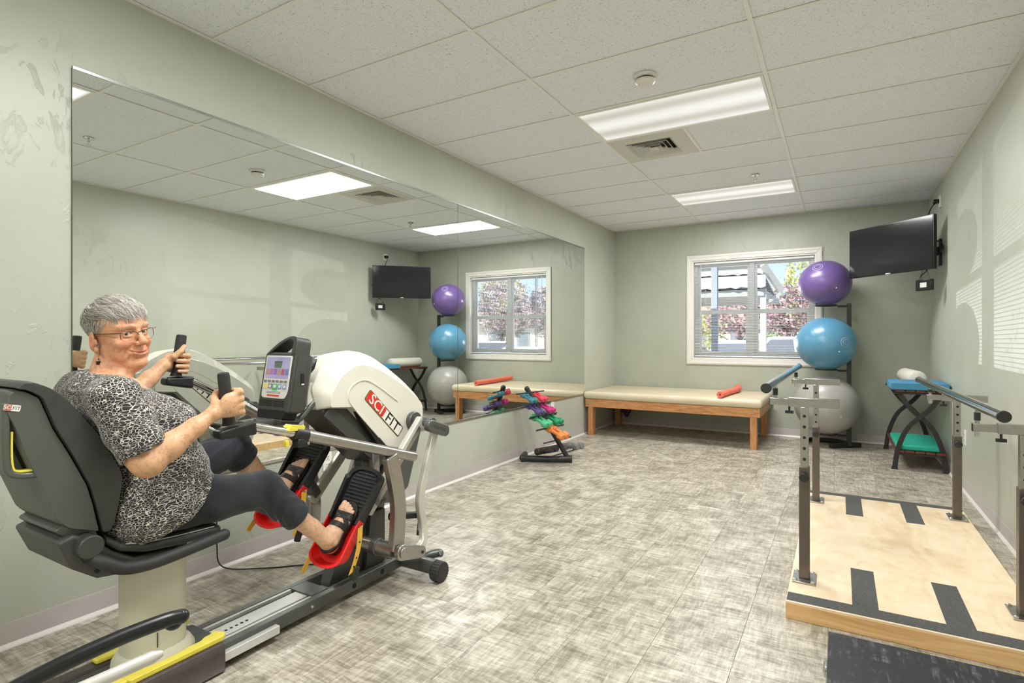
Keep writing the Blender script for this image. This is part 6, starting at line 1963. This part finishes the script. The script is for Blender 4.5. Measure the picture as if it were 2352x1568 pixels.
for dx in (-.004, .005): hg([(dx, .012), (dx * 1.3, .028)], .0014, .0018, 2)
for zz in (.033, .041): hg([(-.036, zz), (0, zz + .002), (.036, zz)], .0008, .0020, 3)
hg([(-.016, -.0865), (0, -.0885), (.016, -.0865)], .0018, .0036, 3)
for s in (-1, 1): hg([(s * .0610, -.0780), (s * .0520, -.1000), (s * .0360, -.1160), (s * .0150, -.1240)], .0030, .0050)
def side_x(y, z):
    for x in np.arange(-.120, .0, .0006):
        p = HD.w((x, y, z)); ix = ((p - vol.lo) / vol.h).astype(int)
        if (ix < 0).any() or (ix >= np.array(vol.F.shape)).any(): continue
        if vol.F[ix[0], ix[1], ix[2]] < 0: return x
    return -.05
def hgs(pts, depth, width, n=5):
    """crease on the side of the face and neck, given as (y, z)"""
    L_ = [(side_x(p.y, p.z), p.y, p.z) for p in bez([(0, a, b) for a, b in pts], n)]
    fns = [cone(L_[q], L_[q + 1], .0001, .0001, hd_) for q in range(len(L_) - 1)]
    def fn(X, Y, Z):
        d = fns[0][0](X, Y, Z)
        for f_ in fns[1:]: d = np.minimum(d, f_[0](X, Y, Z))
        return d
    GRV.append(('g', (fn, np.min([f_[1] for f_ in fns], 0), np.max([f_[2] for f_ in fns], 0)), (depth * hd_.s, width * hd_.s)))
hgs([(.000, -.066), (.012, -.088), (.030, -.104), (.052, -.117)], .0030, .0048)
hgs([(-.022, -.078), (-.004, -.105), (.018, -.128), (.042, -.146)], .0022, .0030)
hgs([(-.008, -.076), (.010, -.102), (.032, -.124), (.050, -.134)], .0018, .0026)
hgs([(-.030, -.100), (-.010, -.130), (.012, -.150)], .0016, .0026)
hgs([(.050, -.052), (.044, -.072), (.046, -.092)], .0014, .0028)
hgs([(.034, -.050), (.030, -.070), (.034, -.092)], .0010, .0024)
vol.apply(GRV)
VQ = vol.mesh(1)
T = base_tint(VQ[0], BASE)
for s in (-1, 1):
    T = dab(T, VQ[0], HD.w((s * .040, .078, -.036)), .034, CHK, .8)
    T = dab(T, VQ[0], HD.w((s * .031, .088, .014)), .018, np.array(rgb(188, 132, 104)[:3]), .45)
    for a in onface([(s * .012, .0200), (s * .028, .0245), (s * .048, .0190)], 8): T = dab(T, VQ[0], HD.w(a), .0052, np.array(rgb(150, 120, 96)[:3]), .65)
    for a in onface([(s * .0175, .0010), (s * .0250, .0052), (s * .0330, .0060), (s * .0450, .0030)], 5): T = dab(T, VQ[0], HD.w(a), .0034, np.array(rgb(84, 62, 52)[:3]), .8)
    T = dab(T, VQ[0], HD.w((s * .084, -.012, -.016)), .03, np.array(rgb(218, 146, 118)[:3]), .6)
T = dab(T, VQ[0], HD.w((0, .116, -.032)), .018, CHK, .7)
for p in upl + lol: T = dab(T, VQ[0], HD.w(p), .0068, LIPC, .8)
for p in mline: T = dab(T, VQ[0], HD.w(p), .0034, np.array(rgb(92, 44, 40)[:3]), .97)
add_piece(VQ, T)
# arms with hands
for ops, tips, cc in ((ARM_N, TIPS_N, cN), (ARM_F, TIPS_F, cF)):
    lo, hi = bounds(ops, .008)
    V_ = Vol(lo, hi, .0026).apply(ops)
    # the grip stays clear of the skin
    VQ = V_.mesh(1)
    T = base_tint(VQ[0], ARMC)
    for tp_, nl_ in tips:
        T = dab(T, VQ[0], tp_, .014, np.array(rgb(228, 160, 132)[:3]), .7)
        T = dab(T, VQ[0], nl_, .0085, np.array(rgb(240, 214, 196)[:3]), .9)
    add_piece(VQ, T)
# legs with feet
for ops, toes in ((LEG_N + FOOT_N, TOES_N), (LEG_F + FOOT_F, TOES_F)):
    lo, hi = bounds(ops, .01)
    VQ = Vol(lo, hi, .0030).apply(ops).mesh(1)
    T = base_tint(VQ[0], np.array(rgb(224, 180, 148)[:3]))
    for tq in toes: T = dab(T, VQ[0], tq, .007, np.array(rgb(236, 206, 188)[:3]), .8)
    add_piece(VQ, T)
# trunk joining them
lo, hi = bounds(TORSO, .01)
VQ = Vol(lo, hi, .008).apply(TORSO + CHESTUP).mesh(1)
add_piece(VQ, base_tint(VQ[0], BASE))
pe = empty('person', (-2.06, .98, .56), 'smiling grey-haired person in patterned blouse and navy capris pedalling the machine', 'person')
sdf_object('body', (np.concatenate(parts_v), np.concatenate(parts_q)), 'skin', pe, np.concatenate(tints))

# ------------------------------------------------------------------ blouse
def folds(X, Y, Z):
    return (.0022 * np.sin(38 * Y + 30 * Z + 12 * X) * np.sin(22 * X - 14 * Z + 1) + .0016 * np.sin(70 * Y - 46 * Z + 25 * X + 2 * np.sin(20 * Z)) + .0012 * np.sin(95 * Z + 40 * Y)).astype(f32)
SHIRT = [(op, infl(p, .010), k) for op, p, k in TORSO]
def sleeve(sh, el, r0, r1, fr_=.60):
    sh, el = np.array(sh), np.array(el); e = sh + (el - sh) * fr_
    return [('u', cone(sh, e, r0, r1), .035)], e, (el - sh) / np.linalg.norm(el - sh)
S1, e1_, d1_ = sleeve(SHN, ELN, .066, .071, .72)
S2, e2_, d2_ = sleeve(SHF, ELF, .066, .066, .60)
SHIRT += S1 + S2
SHIRT.append(('u', ell((-1.865, .868, .945), (.060, .070, .075)), .03))
for hx in (-1.968, -2.152): SHIRT.append(('u', cone((hx, .960, .642), (hx + .010, 1.110, .634), .124, .113), .03))
lo, hi = bounds(SHIRT, .02)
VS = Vol(lo, hi, .0042).apply(SHIRT)
VS.disp(lambda X, Y, Z: folds(X, Y, Z))
# hem: lies over the lap, sleeve ends are cut square, neck opening is scooped
VS.cut(lambda X, Y, Z: np.interp(Y + .6 * np.minimum(X + 1.88, 0), [.86, 1.0, 1.05, 1.09, 1.125, 1.145, 1.30], [.545, .580, .612, .650, .695, .735, .90]) + .25 * np.minimum(X + 1.88, 0) - Z, .004)
for e, d, x_side in ((e1_, d1_, 1), (e2_, d2_, -1)):
    hem_n = d / np.linalg.norm(d)
    def cutf(X, Y, Z, e=e, n=hem_n, sd=x_side):
        pl_ = (X - e[0]) * n[0] + (Y - e[1]) * n[1] + (Z - e[2]) * n[2] - (.045 if sd > 0 else .03)
        # only the sleeve region (outside the trunk)
        reg = .170 - np.abs(X + 2.06) if sd > 0 else .170 - np.abs(X + 2.06)
        side = (X + 2.06) * sd
        return np.where((side > .165) & (Z > .79), pl_, -1.0)
    VS.cut(cutf, .002)
VS.apply([('s', infl(p, .003), .004) for op, p, k in ARM_N[:4]] if False else [])
# hollow sleeve mouths so the hem stands off the arm
mouth = []
for e, d, ops in ((e1_, d1_, ARM_N), (e2_, d2_, ARM_F)):
    mouth.append(('s', cone(e + d * .022, e + d * .09, .060, .064), .003))
VS.apply(mouth)
NK = HD.w((0, .030, -.150))
VS.apply([('s', ell((-2.030, .915, 1.112), (.088, .098, .062), ID, (math.radians(-24), math.radians(8), 0)), .006)])
sdf_object('blouse', VS.mesh(1), 'blouse_print', pe)

# ------------------------------------------------------------------ trousers
PT_ = []
def trouser(hip, knee, ank, cut_t, r_c):
    hip, knee, ank = map(np.array, (hip, knee, ank))
    mid = hip + (knee - hip) * .5
    e = knee + (ank - knee) * cut_t
    o = [('u', cone(hip, mid, .090, .080), .025), ('u', cone(mid, knee, .080, .069), .02), ('u', sph(knee + np.array((0, .004, .006)), .067), .02), ('u', cone(knee, e + (ank - knee) * .2, .066, r_c), .02)]
    return o, e, (ank - knee) / np.linalg.norm(ank - knee)
T1, te1, td1 = trouser(HIPN, KNN, AKN, .52, .055)
T2, te2, td2 = trouser(HIPF, KNF, AKF, .26, .064)
for ops, e, d, nm in ((T1, te1, td1, 'near'), (T2, te2, td2, 'far')):
    lo, hi = bounds(ops, .02)
    vt = Vol(lo, hi, .0040).apply(ops)
    def wr_(X, Y, Z, e=e, d=d):
        t_ = (X - e[0]) * d[0] + (Y - e[1]) * d[1] + (Z - e[2]) * d[2]
        return (.0030 * np.sin(95 * t_ + 9 * np.sin(30 * X) + 16 * Z) * np.exp(-(t_ + .08) ** 2 / .018) + .0016 * np.sin(48 * Y + 40 * X + 20 * Z)).astype(f32)
    vt.disp(wr_)
    vt.cut(lambda X, Y, Z, e=e, d=d: (X - e[0]) * d[0] + (Y - e[1]) * d[1] + (Z - e[2]) * d[2], .002)
    vt.apply([('s', cone(e - d * .004, e + d * .05, .052 if nm == 'near' else .056, .056), .003)])
    sdf_object('trouser_leg', vt.mesh(1), 'trouser_navy', pe)
    # turned cuff
    cv = Vol(e - .09, e + .09, .0030).apply([('u', cone(e - d * .030, e, .0612 if nm == 'near' else .069, .0598 if nm == 'near' else .068), .001)])
    cv.cut(lambda X, Y, Z, e=e, d=d: np.abs((X - e[0]) * d[0] + (Y - e[1]) * d[1] + (Z - e[2]) * d[2] + .014) - .016, .002)
    cv.apply([('s', cone(e - d * .06, e + d * .06, .0535, .0535), .001)])
    sdf_object('cuff', cv.mesh(1), 'trouser_navy', pe)

# ------------------------------------------------------------------ sandals
for W, q, ops, sg, s0 in ((WN, QN, FOOT_N, 1, -.004), (WF, QF, FOOT_F, -1, .050)):
    L = .222
    sole_o = [(-.035, 0), (-.02, .024), (.10, .036), (.32, .030), (.55, .036), (.72, .046), (.88, .040), (.99, .026), (1.035, .004), (1.02, -.016), (.97, -.034), (.85, -.045), (.70, -.045), (.5, -.034), (.3, -.030), (.10, -.035), (-.02, -.024)]
    ro = rounded([(a * L, b * sg) for a, b in sole_o], .012, 2)
    sd = MB().loft([[Vector(W(s0 + a, b, -.002)) for a, b in ro], [Vector(W(s0 + a, b, .010)) for a, b in ro], [Vector(W(s0 + a * .995, b * .97, .021 + (.010 if a < .02 else 0))) for a, b in ro]]).build('sandal', 'sandal_black', pe, bevel=.002)
    lo, hi = bounds(ops, .01)
    e1 = np.array(W(1, 0, 0)) - np.array(W(0, 0, 0)); n1 = np.array(W(0, 0, 1)) - np.array(W(0, 0, 0)); x1 = np.array(W(0, 1, 0)) - np.array(W(0, 0, 0))
    O_ = np.array(W(0, 0, 0))
    def lc(X, Y, Z): 
        x, y, z = X - O_[0], Y - O_[1], Z - O_[2]
        return [x * q_[0] + y * q_[1] + z * q_[2] for q_ in (e1, x1, n1)]
    for nm, f_ in (('toe_strap', lambda s, u, w: np.abs(s - s0 - (.70 * L + .12 * u * 0)) - .017),
                   ('instep_strap', lambda s, u, w: np.abs(s - s0 - .47 * L - .15 * (w - .05)) - .013),
                   ('ankle_strap', lambda s, u, w: np.abs((w - .060) + .30 * (s - s0 - .15 * L)) - .011),
                   ('side_strap', lambda s, u, w: np.abs((w - .042) - .42 * (s - s0 - .40 * L)) * .9 - .010)):
        vv = Vol(lo, hi, .0028).apply(ops, .0042)
        if nm == 'ankle_strap': vv.apply([('u', cone(q(.16, 0, .075), q(.17, 0, .04), .037, .038), .02)])
        def cf_(X, Y, Z, f_=f_, nm=nm):
            s, u, w = lc(X, Y, Z)
            d = f_(s, u, w)
            d = np.maximum(d, .012 - w)
            if nm in ('ankle_strap', 'side_strap'): d = np.maximum(d, s - s0 - .62 * L)
            if nm == 'side_strap': d = np.maximum(d, .012 - np.abs(u))
            return d
        vv.cut(cf_, .002)
        VQ = vv.mesh(1)
        if len(VQ[0]): sdf_object(nm, VQ, 'sandal_black', sd)
    for k in (0, 1):
        a = Vector(q(.50 + .03 * k, .012, .062)); b = Vector(q(.50 + .03 * k, -.012, .060))

# ------------------------------------------------------------------ eyes
for s in (-1, 1):
    c = HD.w((s * .031, .0735, 0)); r = .0128 * HD.s
    look = np.array((0, 0, H_EYE)) - c; look /= np.linalg.norm(look)
    look = look * .8 + fv * .2; look /= np.linalg.norm(look)
    ey = MB().sphere(c, r, 24, 16).build('eye', 'eye_white', pe, smooth=80)
    def disc(r0, mat, nm, par, lift):
        d, s1, t1 = basis(look); cc = Vector(c)
        rings = []
        for k in range(4):
            a = math.asin(min(1, r0 * (1 - k / 3.02) / (r + lift)))
            rings.append([cc + Vector(look) * math.cos(a) * (r + lift) + (s1 * math.cos(2 * PI * j / 20) + t1 * math.sin(2 * PI * j / 20)) * math.sin(a) * (r + lift) for j in range(20)])
        return MB().loft(rings, False).build(nm, mat, par, smooth=80)
    disc(.0058, 'eye_iris', 'iris', ey, .00025); disc(.0026, 'eye_pupil', 'pupil', ey, .0004)

# ------------------------------------------------------------------ hair: scalp layer plus strands
rng = np.random.default_rng(7)
def hairline(y):
    return np.interp(y, [-.10, -.050, -.030, -.012, .010, .030, .046, .060, .075, .10], [-.078, -.070, -.040, .010, .012, .004, .016, .046, .066, .074])
hv = Vol(*bounds([('u', ell((0, -.012, .040), (.090, .112, .105), hd_), 0)], .0), .0026)
hv.apply([('u', ell((0, -.006, .036), (.0738, .0858, .0785), hd_), 0), ('u', ell((0, -.050, -.032), (.048, .030, .040), hd_), .02)])
def hcut(X, Y, Z):
    x, y, z = hd_.loc(X, Y, Z)
    return (hairline(y) - z + .004 * np.sin(x * 420) * (y > .04)).astype(f32) * hd_.s
hv.disp(lambda X, Y, Z: (lambda x, y, z: (.0012 * np.sin(260 * x + 120 * z + 5 * np.sin(60 * y))).astype(f32))(*hd_.loc(X, Y, Z)))
hv.cut(hcut, .003)
VQ = hv.mesh(1)
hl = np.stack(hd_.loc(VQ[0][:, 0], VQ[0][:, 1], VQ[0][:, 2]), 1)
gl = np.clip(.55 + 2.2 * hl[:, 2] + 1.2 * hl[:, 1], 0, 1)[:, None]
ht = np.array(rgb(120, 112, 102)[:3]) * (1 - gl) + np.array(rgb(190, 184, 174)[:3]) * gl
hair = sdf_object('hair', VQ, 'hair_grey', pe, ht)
# strands
CR = np.array((-.012, -.050, .108))
cen = np.array((0, -.006, .036)); rad = np.array((.0742, .0868, .0800))
def on(p, lift):
    q = (p - cen) / rad; q /= np.linalg.norm(q)
    return cen + q * (rad + lift), q / rad / np.linalg.norm(q / rad)
sv, sq_, scol = [], [], []
NS = 9000
for i in range(NS):
    while True:
        q = rng.normal(size=3); q /= np.linalg.norm(q)
        p = cen + q * rad
        if i % 9 == 0:
            p = np.array((rng.uniform(-.05, .05), -.076 + rng.uniform(0, .02), rng.uniform(-.065, -.01)))
            p[1] -= .0; q = p; break
        if p[2] > hairline(p[1]) + .004: break
    L = rng.uniform(.034, .060) * (1.25 if p[2] > .055 else .75)
    n = 8; pts = []; drop = rng.uniform(.0, .044); sdrop = rng.uniform(-.004, .018)
    pos_ = p.copy(); wob = rng.normal(size=3) * .13 + .12 * np.sin(np.array((40, 55, 70)) * p.sum() + 60 * p[0])
    lift_m = rng.uniform(.002, .0080) + (.009 * rng.uniform() if p[2] > .065 else 0) + (.004 if p[1] > .02 and p[2] > .05 else 0)
    for k in range(n):
        lift = .001 + lift_m * math.sin(min(1, k / (n - 1) * 1.25) * PI * .62)
        surf, nrm = on(pos_, lift)
        pts.append(surf)
        fl_ = surf - CR
        d = fl_ / (np.linalg.norm(fl_) + 1e-6)
        # top and fringe are combed forward and to her left, sides go back and down
        if surf[2] > .052: d = d * .45 + np.array((.30 + .25 * math.sin(60 * p[0]), .85, -.25 if surf[1] > .05 else .1)) * np.clip((surf[1] + .06) * 12, 0, 1)
        else:
            d = d * .55 + np.array((0, -.55 if surf[1] < .045 else .25, -.75))
        d = d + wob
        d = d - nrm * (d @ nrm); d /= np.linalg.norm(d) + 1e-9
        pos_ = surf + d * L / (n - 1)
        lim = hairline(pos_[1]) - (drop if pos_[1] > .040 else sdrop)
        if pos_[2] < lim: break
    if len(pts) < 3: continue
    pts = [np.array(hd_.w(p_)) for p_ in pts]
    m = len(pts); base = len(sv)
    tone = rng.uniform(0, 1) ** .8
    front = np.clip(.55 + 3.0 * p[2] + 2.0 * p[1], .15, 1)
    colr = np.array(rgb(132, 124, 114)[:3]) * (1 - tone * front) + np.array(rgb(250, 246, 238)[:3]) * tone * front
    r0 = rng.uniform(.0005, .0010)
    for k in range(m):
        dd = pts[min(k + 1, m - 1)] - pts[max(0, k - 1)]
        s1 = np.cross(dd, (0.3, .2, 1)); s1 /= np.linalg.norm(s1) + 1e-9
        t1 = np.cross(s1, dd); t1 /= np.linalg.norm(t1) + 1e-9
        rr_ = r0 * (1 - .75 * (k / (m - 1)) ** 2)
        for j in range(3):
            a = 2 * PI * j / 3
            sv.append(pts[k] + (s1 * math.cos(a) + t1 * math.sin(a)) * rr_); scol.append(colr)
    for k in range(m - 1):
        for j in range(3):
            sq_.append((base + k * 3 + j, base + k * 3 + (j + 1) % 3, base + (k + 1) * 3 + (j + 1) % 3, base + (k + 1) * 3 + j))
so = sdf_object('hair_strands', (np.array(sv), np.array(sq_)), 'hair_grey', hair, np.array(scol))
so['kind'] = 'stuff'

# ------------------------------------------------------------------ glasses and earrings
gl_ = MB()
def lens_loop(s, n=28):
    out = []
    for k in range(n):
        a = 2 * PI * k / n
        c, s_ = math.cos(a), math.sin(a)
        x = .0268 * math.copysign(abs(c) ** .75, c); z = .0205 * math.copysign(abs(s_) ** .8, s_)
        if s_ > 0: z *= .66; z += .0045 * c * min(1, s_ * 4)          # upswept outer corner
        xx = s * (.0335 + x)
        yy = .1015 - .0035 * (abs(xx) / .06) ** 2 * 4
        out.append(HD.w((xx, yy, -.0045 + z)))
    return out
frame = MB()
for s in (-1, 1):
    lp = lens_loop(s)
    up = [lp[k] for k in range(-2, 17)] if s > 0 else [lp[k] for k in range(-2, 17)]
    frame.tube(up, .0011, 8)
    frame.tube([lp[k % 28] for k in range(15, 29)], .0005, 6)
frame.tube(bez([HD.w((-.008, .1015, .003)), HD.w((0, .1035, .0055)), HD.w((.008, .1015, .003))], 4), .0013, 8)
gf = frame.build('glasses', 'glasses_metal', pe)
for s in (-1, 1):
    MB().tube(bez([HD.w((s * .0600, .0975, .0065)), HD.w((s * .0665, .0930, .0070)), HD.w((s * .0735, .060, .0060)), HD.w((s * .0780, .010, .0050)), HD.w((s * .0775, -.014, .0020))], 5), .0013, 8).build('temple', 'glasses_metal', gf)
    lp = lens_loop(s)
    c = sum(lp, np.zeros(3)) / len(lp)
    MB().loft([[Vector(p) for p in lp], [Vector(p + np.array(fv) * .0012) for p in lp]]).build('lens', 'glasses_lens', gf)
for s in (-1, 1):
    lobe = HD.w((s * .0745, .000, -.056)); lx = Vector(lobe)
    er = MB().tube([lx + Vector((0, 0, .006)), lx + Vector((.002, 0, -.012)), lx + Vector((.001, 0, -.026))], .0006, 6).build('earring', 'earring_wire', pe)
    MB().sphere(lx + Vector((.001, 0, -.022)), .0024, 10, 6).build('bead', 'earring_black', er)
    MB().box(lx + Vector((.001, 0, -.034)), (.0100, .0100, .0120), (0, 0, .5)).build('bead', 'earring_black', er, bevel=.0012)
bpy.context.view_layer.update()
